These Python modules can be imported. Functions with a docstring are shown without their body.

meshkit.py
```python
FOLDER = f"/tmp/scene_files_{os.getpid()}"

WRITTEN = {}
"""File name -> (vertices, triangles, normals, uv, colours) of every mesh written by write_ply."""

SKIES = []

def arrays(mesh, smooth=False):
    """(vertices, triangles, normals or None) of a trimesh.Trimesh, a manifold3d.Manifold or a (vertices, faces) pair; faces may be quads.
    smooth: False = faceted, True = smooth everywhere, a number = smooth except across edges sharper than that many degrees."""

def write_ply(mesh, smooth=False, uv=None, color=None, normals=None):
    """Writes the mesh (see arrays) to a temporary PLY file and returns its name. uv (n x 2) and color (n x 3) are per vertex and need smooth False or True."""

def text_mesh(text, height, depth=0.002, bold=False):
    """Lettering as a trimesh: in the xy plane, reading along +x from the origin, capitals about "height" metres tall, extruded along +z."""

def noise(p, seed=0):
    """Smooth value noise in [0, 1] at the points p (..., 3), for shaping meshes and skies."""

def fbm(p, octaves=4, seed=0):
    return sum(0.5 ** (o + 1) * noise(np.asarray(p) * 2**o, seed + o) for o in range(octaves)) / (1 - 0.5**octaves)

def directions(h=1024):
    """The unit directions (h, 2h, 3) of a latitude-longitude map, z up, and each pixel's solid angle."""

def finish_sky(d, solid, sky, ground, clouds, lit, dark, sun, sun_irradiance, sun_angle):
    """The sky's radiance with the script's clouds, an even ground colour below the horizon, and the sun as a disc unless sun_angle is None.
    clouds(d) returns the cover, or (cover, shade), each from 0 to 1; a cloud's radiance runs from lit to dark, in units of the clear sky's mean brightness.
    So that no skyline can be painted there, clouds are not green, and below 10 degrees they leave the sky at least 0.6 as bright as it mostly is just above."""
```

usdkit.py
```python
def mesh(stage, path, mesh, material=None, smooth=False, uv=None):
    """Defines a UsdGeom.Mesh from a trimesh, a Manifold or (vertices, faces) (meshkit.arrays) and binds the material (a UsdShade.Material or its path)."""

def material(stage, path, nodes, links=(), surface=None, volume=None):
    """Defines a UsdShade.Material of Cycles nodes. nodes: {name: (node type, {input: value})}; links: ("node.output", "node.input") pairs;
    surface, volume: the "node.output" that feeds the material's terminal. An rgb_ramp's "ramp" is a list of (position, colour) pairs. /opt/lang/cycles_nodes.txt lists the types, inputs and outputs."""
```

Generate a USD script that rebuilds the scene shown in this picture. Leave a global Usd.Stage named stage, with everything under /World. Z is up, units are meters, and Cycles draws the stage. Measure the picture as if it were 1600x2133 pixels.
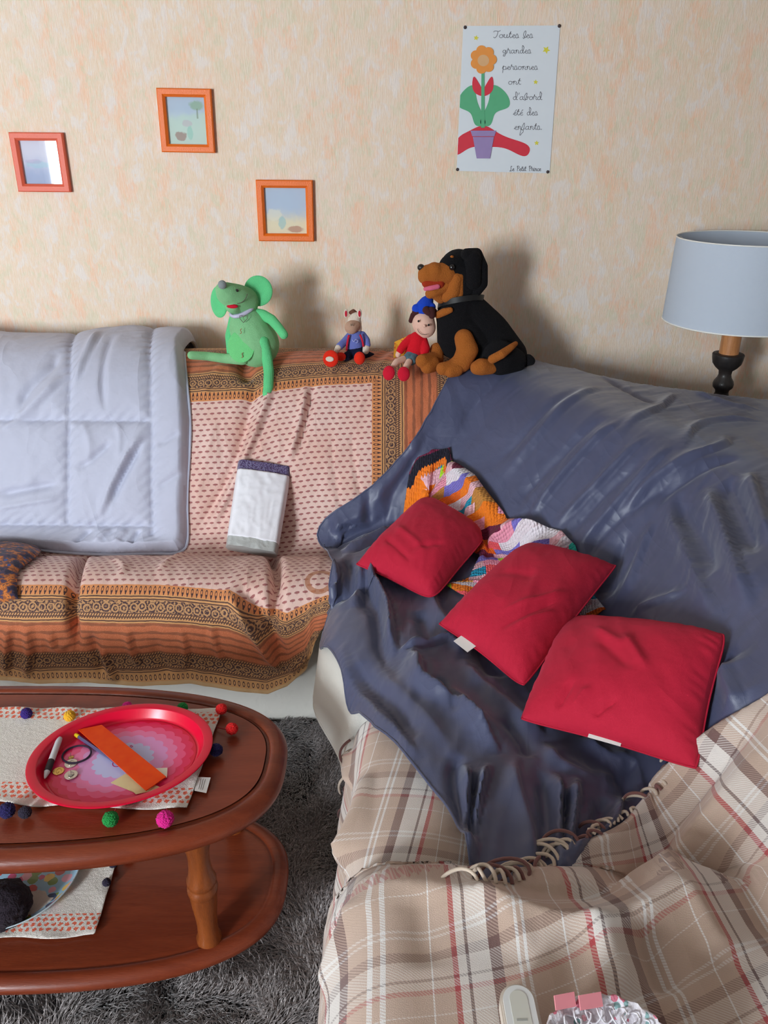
import math, numpy as np, trimesh, usdkit, meshkit
import manifold3d as m3
from pxr import Usd, UsdGeom, UsdLux, UsdShade, Gf, Sdf, Vt
from scipy.spatial import cKDTree, Delaunay
from scipy.interpolate import CubicSpline, splprep, splev, PchipInterpolator
import shapely
from shapely.geometry import Polygon, LineString

stage = Usd.Stage.CreateInMemory()
UsdGeom.SetStageUpAxis(stage, 'Z'); UsdGeom.SetStageMetersPerUnit(stage, 1.0)
UsdGeom.Xform.Define(stage, '/World'); UsdGeom.Scope.Define(stage, '/World/Looks')

# ------------------------------------------------------------------ camera, light, exposure
F, PITCH, EYE = 1690.0, math.radians(25.0), 1.55           # focal length in pixels of a 1600 x 2133 frame
cam = UsdGeom.Camera.Define(stage, '/World/camera')
cam.CreateHorizontalApertureAttr(24.0); cam.CreateVerticalApertureAttr(24.0 * 2133 / 1600)
cam.CreateFocalLengthAttr(24.0 * F / 1600); cam.CreateFStopAttr(0.0)
cam.CreateClippingRangeAttr((0.05, 100.0))
cam.CreateExposureAttr(0.98)
cp, sp = math.cos(PITCH), math.sin(PITCH)
cam.AddTransformOp().Set(Gf.Matrix4d(1, 0, 0, 0, 0, sp, cp, 0, 0, -cp, sp, 0, 0, 0, EYE, 1))

WALL_L, FRONT, WIN_X0, WIN_X1, WIN_Z0, WIN_Z1 = -3.45, -2.4, -3.10, -2.13, 0.80, 2.25
sky = UsdLux.RectLight.Define(stage, '/World/window_daylight')       # daylight entering at the tall window of the wall behind the camera, on the left
sky.CreateWidthAttr(WIN_X1 - WIN_X0); sky.CreateHeightAttr(WIN_Z1 - WIN_Z0)
sky.CreateIntensityAttr(40.0); sky.CreateColorAttr(Gf.Vec3f(0.84, 0.93, 1.0))
sky.AddTranslateOp().Set(Gf.Vec3d((WIN_X0 + WIN_X1) / 2, FRONT - 0.10, (WIN_Z0 + WIN_Z1) / 2)); sky.AddRotateXOp().Set(90.0)

# ------------------------------------------------------------------ helpers: camera geometry (a pixel of the photograph and a depth give a point)
def ray(x, y):
    x = np.asarray(x, float); y = np.asarray(y, float)
    u = (x - 800) / F; v = (y - 1066.5) / F
    return np.stack([u, cp - v * sp, -sp - v * cp], -1)
def at_y(x, y, Y): d = ray(x, y); p = d * (Y / d[..., 1:2]); return p + [0, 0, EYE]
def at_z(x, y, z): d = ray(x, y); p = d * ((z - EYE) / d[..., 2:3]); return p + [0, 0, EYE]
def proj(p):
    p = np.asarray(p, float) - [0, 0, EYE]
    dep = p[..., 1] * cp - p[..., 2] * sp; up = p[..., 1] * sp + p[..., 2] * cp
    return 800 + F * p[..., 0] / dep, 1066.5 - F * up / dep, dep

# ------------------------------------------------------------------ helpers: prims
used = {}
def numbered(path):
    n = used.get(path); used[path] = 0 if n is None else n + 1
    return path if n is None else f'{path}_{n + 1:03d}'
def tag(prim, label=None, cat=None, group=None, kind=None):
    prim = prim.GetPrim() if hasattr(prim, 'GetPrim') else prim
    for k, v in (('label', label), ('category', cat), ('group', group), ('kind', kind)):
        if v: prim.SetCustomDataByKey(k, v)
    return prim
def thing(name, label, cat, loc=(0, 0, 0), rotz=0, group=None, kind=None):
    x = UsdGeom.Xform.Define(stage, numbered('/World/' + name)); x.AddTranslateOp().Set(Gf.Vec3d(*map(float, loc)))
    if rotz: x.AddRotateZOp().Set(float(rotz))
    return tag(x, label, cat, group, kind)
def obj(name, mesh, mat, parent=None, smooth=35, uv=None, label=None, cat=None, group=None, kind=None, local=False):
    base = str(parent.GetPath()) if parent is not None else '/World'
    if parent is not None and not local:                       # meshes are written in world space: bring them under the thing's own frame
        x = parent if parent.IsA(UsdGeom.Xform) else parent.GetParent()
        m = np.array(UsdGeom.Xformable(x).ComputeLocalToWorldTransform(0)); inv = np.linalg.inv(m)
        v, f = arr(mesh); v = v @ inv[:3, :3] + inv[3, :3]; mesh = (v, f)
    g = usdkit.mesh(stage, numbered(f'{base}/{name}'), mesh, mat, smooth=(True if uv is not None and smooth is not False else smooth), uv=uv)
    return tag(g, label, cat, group, kind)
def arr(mesh):
    if hasattr(mesh, 'to_mesh'):
        m = mesh.to_mesh(); return np.array(m.vert_properties[:, :3], float), np.array(m.tri_verts)
    if isinstance(mesh, (tuple, list)):
        v, f = np.asarray(mesh[0], float), np.asarray(mesh[1], int)
        if f.shape[1] == 4: f = np.vstack([f[:, [0, 1, 2]], f[:, [0, 2, 3]]])
        return v, f
    return np.array(mesh.vertices, float), np.array(mesh.faces)
def tm(mesh): v, f = arr(mesh); return trimesh.Trimesh(v, f, process=False)
def cat_(ms):
    vs, fs, n = [], [], 0
    for m in ms:
        v, f = arr(m); vs.append(v); fs.append(f + n); n += len(v)
    return np.vstack(vs), np.vstack(fs)
def moved(mesh, M): v, f = arr(mesh); M = np.asarray(M); return v @ M[:3, :3].T + M[:3, 3], f
def T(x, y, z): M = np.eye(4); M[:3, 3] = x, y, z; return M
def R(axis, deg): return trimesh.transformations.rotation_matrix(math.radians(deg), axis)
def box(x0, x1, y0, y1, z0, z1, r=0.0, seg=3):
    """A box, its edges rounded by r."""
    if r <= 0: b = trimesh.creation.box(extents=(x1 - x0, y1 - y0, z1 - z0)); b.apply_translation(((x0 + x1) / 2, (y0 + y1) / 2, (z0 + z1) / 2)); return arr(b)
    s = m3.Manifold.sphere(r, seg * 4)
    return arr(m3.Manifold.batch_hull([s.translate((x, y, z)) for x in (x0 + r, x1 - r) for y in (y0 + r, y1 - r) for z in (z0 + r, z1 - r)]))
def lathe(profile, n=48, loc=(0, 0, 0)):
    """profile: (radius, height) from bottom to top."""
    m = trimesh.creation.revolve(np.array(profile, float), sections=n); m.apply_translation(loc); return arr(m)
def tube(pts, r, sides=8, caps=True):
    p = np.asarray(pts, float); t = np.gradient(p, axis=0); t /= np.linalg.norm(t, axis=1, keepdims=True) + 1e-12
    a = np.zeros_like(p); ref = np.array([0, 0, 1.0]) if abs(t[0, 2]) < 0.9 else np.array([1.0, 0, 0])
    a0 = np.cross(t[0], ref); a0 /= np.linalg.norm(a0)
    for i in range(len(p)):
        a0 = a0 - t[i] * (a0 @ t[i]); a0 /= np.linalg.norm(a0) + 1e-12; a[i] = a0
    b = np.cross(t, a); r = np.broadcast_to(r, (len(p),)); th = np.arange(sides) * 2 * np.pi / sides
    v = (p[:, None] + r[:, None, None] * (np.cos(th)[None, :, None] * a[:, None] + np.sin(th)[None, :, None] * b[:, None])).reshape(-1, 3)
    i, j = np.meshgrid(np.arange(len(p) - 1), np.arange(sides), indexing='ij')
    q = np.stack([i * sides + j, i * sides + (j + 1) % sides, (i + 1) * sides + (j + 1) % sides, (i + 1) * sides + j], -1).reshape(-1, 4)
    f = np.vstack([q[:, [0, 1, 2]], q[:, [0, 2, 3]]])
    if caps:
        n = len(v); v = np.vstack([v, p[:1], p[-1:]]); k = np.arange(sides); e = (len(p) - 1) * sides
        f = np.vstack([f, np.stack([np.full(sides, n), (k + 1) % sides, k], 1), np.stack([np.full(sides, n + 1), e + k, e + (k + 1) % sides], 1)])
    return v, f
def curve(pts, n=40, closed=False):
    p = np.asarray(pts, float)
    if len(p) == 2: return p[0] + (p[1] - p[0]) * np.linspace(0, 1, n)[:, None]
    tck, _ = splprep(p.T, s=0, k=min(3, len(p) - 1), per=closed); return np.stack(splev(np.linspace(0, 1, n), tck), 1)
def ball(c, r, n=3, scale=(1, 1, 1)):
    s = trimesh.creation.icosphere(n, r); v = np.array(s.vertices) * np.asarray(scale) + np.asarray(c); return v, np.array(s.faces)
def blob(bones, edge=0.008, smooth=12, seg=20):
    """bones: chains of (x, y, z, radius): every bone the hull of its two balls, joined and smoothed into one continuous surface."""
    parts = []
    for ch in bones:
        ss = [m3.Manifold.sphere(p[3], seg).translate(tuple(map(float, p[:3]))) for p in ch]
        parts += [m3.Manifold.batch_hull([a, b]) for a, b in zip(ss[:-1], ss[1:])] if len(ss) > 1 else ss
    m = m3.Manifold.batch_boolean(parts, m3.OpType.Add).refine_to_length(edge)
    t = tm(m); t.merge_vertices(); trimesh.smoothing.filter_taubin(t, lamb=0.5, nu=0.52, iterations=smooth); return arr(t)

# ------------------------------------------------------------------ helpers: materials as expressions
class G:
    def __init__(s): s.n, s.l = {}, []
    def node(s, kind, out, **inp):
        name = f'n{len(s.n)}'; s.n[name] = (kind, {}); const = {}
        for k, v in inp.items():
            if isinstance(v, Ex): s.l.append((v.r, f'{name}.{k}'))
            elif v is not None: const[k] = v
        s.n[name] = (kind, const); return Ex(s, f'{name}.{out}')
    def math(s, t, a, b=None, c=None): return s.node('math', 'value', math_type=t, value1=a, value2=b, value3=c)
    def mix(s, f, a, b, mode='mix'): return s.node('mix_color', 'result', blend_type=mode, fac=f, a=a, b=b)
    def ramp(s, f, stops, interp=True): return s.node('rgb_ramp', 'color', fac=f, ramp=stops, interpolate=interp)
    def comb(s, x, y, z=0.0): return s.node('combine_xyz', 'vector', x=x, y=y, z=z)
    def noise(s, vec, scale=1.0, detail=2.0, rough=0.5, **k): return s.node('noise_texture', 'fac', vector=vec, scale=scale, detail=detail, roughness=rough, **k)
    def pos(s): return s.node('geometry', 'position')
    def obj(s): return s.node('texture_coordinate', 'object')
    def uvv(s): return s.node('uvmap', 'UV', attribute='st')
    def xyz(s, v): n = s.node('separate_xyz', 'x', vector=v); b = n.r.split('.')[0]; return n, Ex(s, b + '.y'), Ex(s, b + '.z')
    def smooth(s, v, a, b, lo=0.0, hi=1.0): return s.node('map_range', 'result', range_type='smoothstep', value=v, from_min=a, from_max=b, to_min=lo, to_max=hi, clamp=True)
    def scalev(s, v, sc, rot=(0, 0, 0)): return s.node('mapping', 'vector', vector=v, scale=sc, rotation=rot)
    def crease(s, v, scale, sc=(1, 1, 1), rot=(0, 0, 0), det=3.0):
        n = s.noise(s.scalev(v, sc, rot), scale, det, 0.55, distortion=0.6); return s.math('subtract', 1.0, (n - 0.5).abs() * 5.0).max(0.0)
    def bump(s, h, dist=0.002, strength=1.0): return s.node('bump', 'normal', height=h, distance=dist, strength=strength)
    def pbr(s, color, rough=0.6, bump=None, **k):
        if bump is not None: k['normal'] = bump
        return s.node('principled_bsdf', 'BSDF', base_color=color, roughness=rough, **k)
    def mat(s, name, surf): return usdkit.material(stage, '/World/Looks/' + name, s.n, s.l, surface=surf.r)
class Ex:
    def __init__(s, g, r): s.g, s.r = g, r
    def __add__(s, o): return s.g.math('add', s, o)
    __radd__ = __add__
    def __sub__(s, o): return s.g.math('subtract', s, o)
    def __rsub__(s, o): return s.g.math('subtract', o, s)
    def __mul__(s, o): return s.g.math('multiply', s, o)
    __rmul__ = __mul__
    def __truediv__(s, o): return s.g.math('divide', s, o)
    def frac(s): return s.g.math('fraction', s)
    def floor(s): return s.g.math('floor', s)
    def abs(s): return s.g.math('absolute', s)
    def sin(s): return s.g.math('sine', s)
    def min(s, o): return s.g.math('minimum', s, o)
    def max(s, o): return s.g.math('maximum', s, o)
    def lt(s, o): return s.g.math('less_than', s, o)
    def gt(s, o): return s.g.math('greater_than', s, o)
    def pow(s, o): return s.g.math('power', s, o)
    def sqrt(s): return s.g.math('sqrt', s)
def srgb(r, g, b): return tuple(((c / 255) / 12.92 if c / 255 <= 0.04045 else ((c / 255 + 0.055) / 1.055) ** 2.4) for c in (r, g, b))
def plain(name, col, rough=0.6, grain=0.0, gscale=200.0, var=0.0, vscale=6.0, **k):
    """One colour with a little variation of tone and a fine relief."""
    g = G(); p = g.pos(); c = col
    if var: c = g.mix(g.noise(p, vscale, 3.0), tuple(x * (1 - var) for x in col), tuple(min(1, x * (1 + var)) for x in col))
    b = g.bump(g.noise(p, gscale, 3.0), grain) if grain else None
    return g.mat(name, g.pbr(c, rough, b, **k))
def cloth_mat(name, col, thread=0.0012, var=0.06, rough=0.85, sheen=0.25, depth=0.0006, **k):
    g = G(); p = g.pos(); c = g.mix(g.noise(p, 9.0, 4.0), tuple(x * (1 - var) for x in col), tuple(min(1, x * (1 + var)) for x in col))
    h = g.noise(p, 1 / thread, 2.0)
    return g.mat(name, g.pbr(c, rough, g.bump(h, depth), sheen_weight=sheen, **k))

# ------------------------------------------------------------------ helpers: draped cloth
FOLD = 1.75
class Surf:
    """A parametric surface f(u, v) -> points; pick() finds the parameters seen at a pixel of the photograph."""
    def __init__(s, f, u0, u1, v0, v1, n=420):
        s.f = f; s.box = (u0, u1, v0, v1)
        U, V = np.meshgrid(np.linspace(u0, u1, n), np.linspace(v0, v1, n), indexing='ij'); s.q = np.stack([U.ravel(), V.ravel()], 1)
        P = f(s.q[:, 0], s.q[:, 1]); x, y, d = proj(P); s.d = d; s.px = np.stack([x, y], 1); s.tree = cKDTree(s.px)
    def pick(s, pts):
        out = []
        for x, y in pts:
            dist, idx = s.tree.query((x, y), 40); best = idx[np.argmin(dist + 60 * (s.d[idx] - s.d[idx].min()) + 0 * dist)]
            q = s.q[best].copy()
            for _ in range(4):                                   # Newton to the pixel
                e = 1e-4; Q = np.array([q, q + [e, 0], q + [0, e]]); X, Y, _d = proj(s.f(Q[:, 0], Q[:, 1]))
                J = np.array([[X[1] - X[0], X[2] - X[0]], [Y[1] - Y[0], Y[2] - Y[0]]]) / e
                if abs(np.linalg.det(J)) < 1e3: break
                step = np.linalg.solve(J, [x - X[0], y - Y[0]]); step *= min(1, 0.05 / (np.linalg.norm(step) + 1e-9)); q = q + step
            out.append(q)
        return np.array(out)
    def normal(s, u, v):
        e = 1e-3; a = s.f(u + e, v) - s.f(u - e, v); b = s.f(u, v + e) - s.f(u, v - e); n = np.cross(a, b)
        n /= np.linalg.norm(n, axis=1, keepdims=True) + 1e-12
        return n
def crisp(lst, least=.007, shift=11):
    """Every larger fold gets a narrow crease along its shaded side."""
    return lst + [([(x + shift, y + 3) for x, y in p], -.42 * a, .5 * w) for p, a, w in lst if a >= least]
def strokes(q, lst, surf):
    """Folds: each a pixel path on the surface, its height (negative: a crease) and its half width."""
    out = np.zeros(len(q))
    for path, amp, w in lst:
        c = surf.pick(path); c = curve(c, 60) if len(c) > 2 else c[0] + (c[1] - c[0]) * np.linspace(0, 1, 60)[:, None]
        d, i = cKDTree(c).query(q, distance_upper_bound=4 * w); i = np.minimum(i, 59); t = i / 59.0
        taper = np.minimum(1, np.minimum(t, 1 - t) * 5 + 0.0); d = np.where(np.isfinite(d), d, 9)
        out += FOLD * amp * np.exp(-(d / (.82 * w)) ** (1.4 if amp > 0 else 1.7)) * taper
    return out
def ridged(x, y, seed=0, octv=3):
    p = np.stack([x, y, np.zeros_like(x) + 0.37], -1); n = sum(0.5 ** o * (1 - np.abs(2 * meshkit.noise(p * 2 ** o + 7.3 * o, seed + o) - 1)) for o in range(octv))
    return n / 1.75 - 0.5
def fb(x, y, seed=0, octv=4): return meshkit.fbm(np.stack([x, y, np.zeros_like(x) + 0.61], -1), octv, seed) - 0.5
def rot2(x, y, deg): c, s_ = math.cos(math.radians(deg)), math.sin(math.radians(deg)); return x * c + y * s_, -x * s_ + y * c
def sheet(surf, poly, step, disp, th=0.003, lift=0.004, uvf=None, jig=None):
    """A cloth over the part of the surface inside poly (in its parameters), raised by lift + disp along the normal, th thick. Returns (mesh, uv)."""
    P = Polygon(poly).buffer(0)
    if P.geom_type != 'Polygon': P = max(P.geoms, key=lambda g: g.area)
    u0, v0, u1, v1 = P.bounds
    U, V = np.meshgrid(np.arange(u0, u1 + step, step), np.arange(v0, v1 + step, step), indexing='ij'); V = V + 0.5 * step * (np.arange(V.shape[0])[:, None] % 2)
    q = np.stack([U.ravel(), V.ravel()], 1); inner = P.buffer(-0.55 * step); q = q[shapely.contains_xy(inner, q[:, 0], q[:, 1])]
    L = P.exterior; nb = int(L.length / (step * 0.8)); b = np.array([L.interpolate(i / nb, normalized=True).coords[0] for i in range(nb)])
    q = np.vstack([b, q]); tri = Delaunay(q).simplices; c = q[tri].mean(1); tri = tri[shapely.contains_xy(P, c[:, 0], c[:, 1])]
    a = q[tri]; ar = (a[:, 1, 0] - a[:, 0, 0]) * (a[:, 2, 1] - a[:, 0, 1]) - (a[:, 1, 1] - a[:, 0, 1]) * (a[:, 2, 0] - a[:, 0, 0])
    tri = tri[np.abs(ar) > 1e-9]; ar = ar[np.abs(ar) > 1e-9]; tri = np.where((ar > 0)[:, None], tri, tri[:, ::-1])
    p = surf.f(q[:, 0], q[:, 1]); n = surf.normal(q[:, 0], q[:, 1])
    flip = np.sign(np.sum(n * (np.array([0, 0, EYE]) - p), 1).mean()); n = n * flip
    if flip < 0: tri = tri[:, ::-1]
    db = np.full(len(q), 9.0); db[:] = cKDTree(b).query(q)[0]
    d = disp(q, db) if disp is not None else 0.0
    top = p + n * (lift + d)[:, None] if np.ndim(d) else p + n * (lift + d)
    nn = vnorm(top, tri); bot = top - nn * th
    k = len(q); i = np.arange(nb); j = (i + 1) % nb
    e = set(map(tuple, np.sort(np.vstack([tri[:, [0, 1]], tri[:, [1, 2]], tri[:, [2, 0]]]), 1)))
    # the rim: boundary edges of the triangulation
    ed = np.vstack([tri[:, [0, 1]], tri[:, [1, 2]], tri[:, [2, 0]]]); key = np.sort(ed, 1); _, inv, cnt = np.unique(key[:, 0] * np.int64(k) + key[:, 1], return_inverse=True, return_counts=True)
    rim = ed[cnt[inv] == 1]
    side = np.vstack([np.stack([rim[:, 1], rim[:, 0], rim[:, 0] + k], 1), np.stack([rim[:, 1], rim[:, 0] + k, rim[:, 1] + k], 1)])
    f = np.vstack([tri, tri[:, ::-1] + k, side]); v = np.vstack([top, bot])
    uv = uvf(q) if uvf else q
    return (v, f), np.vstack([uv, uv])
def vnorm(v, f):
    n = np.zeros_like(v); fn = np.cross(v[f[:, 1]] - v[f[:, 0]], v[f[:, 2]] - v[f[:, 0]])
    for k in range(3): np.add.at(n, f[:, k], fn)
    return n / (np.linalg.norm(n, axis=1, keepdims=True) + 1e-12)
def arc_profile(pts, n=400):
    """A smooth curve through (a, z) points as functions of its arc length."""
    p = np.asarray(pts, float); p = curve(p, 2000); s = np.r_[0, np.cumsum(np.linalg.norm(np.diff(p, axis=0), axis=1))]
    return (lambda q: np.interp(q, s, p[:, 0])), (lambda q: np.interp(q, s, p[:, 1])), s[-1]
def smax(a, b, k): h = np.clip(0.5 + 0.5 * (a - b) / k, 0, 1); return b + (a - b) * h + k * h * (1 - h)
def grid_mesh(X, Y, Z):
    n, m = X.shape; v = np.stack([X, Y, Z], -1).reshape(-1, 3); i, j = np.meshgrid(np.arange(n - 1), np.arange(m - 1), indexing='ij'); a = (i * m + j).ravel()
    return v, np.vstack([np.stack([a, a + m, a + m + 1], 1), np.stack([a, a + m + 1, a + 1], 1)])
def solid_under(zf, x0, x1, y0, y1, zb, step=0.02, r=0.03, inset=0.006):
    """A cushion: the solid under a height field over a rectangle with rounded plan corners, its top edges rounded by r."""
    nx, ny = max(4, int((x1 - x0) / step)), max(4, int((y1 - y0) / step))
    c = lambda a, b, n: a + (b - a) * (0.5 - 0.5 * np.cos(np.pi * np.linspace(0, 1, n + 1)))
    X, Y = np.meshgrid(c(x0, x1, nx), c(y0, y1, ny), indexing='ij'); e = np.minimum(np.minimum(X - x0, x1 - X), np.minimum(Y - y0, y1 - Y))
    Z = zf(X, Y) - inset; dr = np.where(e < r, r - np.sqrt(np.maximum(0, r * r - (r - e) ** 2)), 0); Z = np.maximum(Z - dr, zb + 0.01)
    v, f = grid_mesh(X, Y, Z); nv = len(v); b = v.copy(); b[:, 2] = zb
    m = ny + 1; rim = np.r_[np.arange(0, ny + 1), np.arange(1, nx + 1) * m + ny, nx * m + np.arange(ny - 1, -1, -1), np.arange(nx - 1, 0, -1) * m]
    k = np.roll(rim, -1)
    side = np.vstack([np.stack([rim, k, k + nv], 1), np.stack([rim, k + nv, rim + nv], 1)])
    return np.vstack([v, b]), np.vstack([f, f[:, ::-1] + nv, side])

def glassm():
    g = G(); fr_ = g.node('layer_weight', 'facing', blend=.5).pow(5.0) * .90 + .042; return g.mat('picture_glass', g.node('mix_closure', 'closure', fac=fr_, closure1=g.node('transparent_bsdf', 'BSDF'), closure2=g.node('glossy_bsdf', 'BSDF', roughness=.02, color=(1, 1, 1))))
M_glass = glassm()
# ------------------------------------------------------------------ the room
def wallpaper():
    g = G(); p = g.pos(); v = g.scalev(p, (1.0, 1.0, 0.42))
    n1 = g.noise(g.scalev(p, (1.0, 1.0, 0.62)), 24.0, 3.0, 0.6, distortion=0.4); n2 = g.noise(g.scalev(p, (1, 1, 0.5), (0, 0, 0.7)), 17.0, 3.0, 0.6); n3 = g.noise(v, 9.0, 2.0)
    fib = g.noise(g.scalev(p, (1, 1, 0.09)), 330.0, 2.0, 0.6); fine = g.noise(g.scalev(p, (1.0, 1.0, 0.3)), 130.0, 3.0, 0.7)
    c = g.mix(g.smooth(n3, 0.35, 0.65), srgb(228, 205, 184), srgb(228, 202, 176))
    c = g.mix(g.smooth(n1 + (fine - 0.5) * 0.35, 0.50, 0.66) * 0.72, c, srgb(226, 217, 213))
    c = g.mix(g.smooth(n2 + (fine - 0.5) * 0.35, 0.52, 0.67) * 0.75, c, srgb(236, 190, 158))
    c = g.mix(g.smooth(n1 + (fine - 0.5) * 0.3, 0.46, 0.36) * 0.6, c, srgb(212, 204, 176))
    c = g.mix(g.smooth(fib, 0.38, 0.68) * 0.45, c, srgb(238, 228, 216))
    return g.mat('wallpaper', g.pbr(c, 0.75, g.bump(fib * 0.8 + fine * 0.5, 0.0014)))
M_wall = wallpaper()
M_paint = plain('plain_paint', srgb(178, 168, 158), 0.8)
M_ceil = plain('ceiling_paint', srgb(190, 187, 182), 0.9)
M_floor = plain('floor_board', srgb(96, 78, 66), 0.5)
M_white_gloss = plain('white_gloss_paint', srgb(238, 238, 234), 0.4)
BACK, WALL_R = 2.8, 1.75
def setting(name, mesh, m, **k): return obj(name, mesh, m, smooth=False, kind='structure', **k)
setting('floor', box(WALL_L - .1, WALL_R + .1, FRONT - .1, BACK + .1, -0.1, 0), M_floor)
setting('ceiling', box(WALL_L - .1, WALL_R + .1, FRONT - .1, BACK + .1, 2.5, 2.6), M_ceil)
setting('wall_back', box(WALL_L - .1, WALL_R + .1, BACK, BACK + .1, 0, 2.5), M_wall)
setting('wall_right', box(WALL_R, WALL_R + .1, FRONT, BACK, 0, 2.5), M_paint)
setting('wall_left', box(WALL_L - .1, WALL_L, FRONT, BACK, 0, 2.5), M_paint)
wf = [box(WALL_L - .1, WIN_X0, FRONT - .1, FRONT, 0, 2.5), box(WIN_X1, WALL_R + .1, FRONT - .1, FRONT, 0, 2.5),
      box(WIN_X0, WIN_X1, FRONT - .1, FRONT, 0, WIN_Z0), box(WIN_X0, WIN_X1, FRONT - .1, FRONT, WIN_Z1, 2.5)]
setting('wall_front', cat_(wf), M_paint)
win = tag(UsdGeom.Xform.Define(stage, '/World/window_1'), kind='structure', label='tall white framed window in the wall behind the camera')
fr = []
for x in (WIN_X0 + .03, WIN_X1 - .03): fr.append(box(x - .03, x + .03, FRONT - .07, FRONT - .02, WIN_Z0, WIN_Z1))
for z in (WIN_Z0 + .03, WIN_Z1 - .03): fr.append(box(WIN_X0, WIN_X1, FRONT - .07, FRONT - .02, z - .03, z + .03))
obj('window_frame', cat_(fr), M_white_gloss, win, smooth=False)
obj('window_pane', box(WIN_X0 + .05, WIN_X1 - .05, FRONT - .048, FRONT - .042, WIN_Z0 + .05, WIN_Z1 - .05), M_glass, win, smooth=False)
setting('baseboard_back', box(WALL_L, WALL_R, BACK - .015, BACK, 0, .08), M_white_gloss)

# ------------------------------------------------------------------ the sofa's form: profiles of the left run (y, z) and the right run (x, z), blended at the corner
PL = [(2.745, .60), (2.745, .80), (2.715, .875), (2.62, .905), (2.50, .90), (2.41, .85), (2.33, .745), (2.24, .56), (2.175, .435), (2.13, .41), (2.05, .435), (1.95, .458),
      (1.875, .452), (1.832, .415), (1.818, .34), (1.812, .2), (1.808, .06)]
PLy, PLz, PLs = arc_profile(PL)
s_ = np.linspace(0, PLs, 1500); _y, _z = PLy(s_), PLz(s_)
fy = np.linspace(1.80, 2.745, 600); order = np.argsort(_y); PLf = np.interp(fy, _y[order], np.maximum.accumulate(_z[order] * 0 + _z[order]) * 0 + _z[order])
for k, y in enumerate(fy):                                        # the highest point over each y
    near = np.abs(_y - y) < 0.004; PLf[k] = _z[near].max() if near.any() else PLf[k]
def pl(y): return np.where(y > 2.745, -1.0, np.where(y < 1.81, 0.0, np.interp(y, fy, PLf)))
PRx = np.array([-.16, -.14, -.13, -.11, -.05, .05, .2, .34, .43, .49, .55, .64, .76, .86, .95, 1.05, 1.2, 1.29, 1.33]); PRz = np.array([0, .1, .34, .415, .448, .457, .45, .437, .42, .43, .475, .585, .72, .79, .82, .825, .81, .76, .5])
_pr = PchipInterpolator(PRx, PRz)
def pr(x): return np.where(x < -.16, 0, np.where(x > 1.33, 0, _pr(np.clip(x, -.16, 1.33))))
_pc = PchipInterpolator([1.0, 1.45, 1.53, 1.60, 1.70, 1.80, 1.90, 2.0, 2.1, 2.3], [0, .38, .42, .46, .58, .70, .80, .855, .88, .89])
def rear(x): return np.interp(x, [-3, .1, .4, .7, 1.0, 1.2, 1.4], [2.745, 2.74, 2.66, 2.55, 2.475, 2.43, 2.38])     # the back line of the sofa
def topz(x): return np.interp(x, [-3, .15, .45, .8, 1.2, 1.5], [1, .925, .862, .806, .778, .765])
def front(y): t = np.clip((1.66 - y) / .27, 0, 1); return .085 * t * t * (3 - 2 * t)       # the front edge of the right run draws back from the corner
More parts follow.
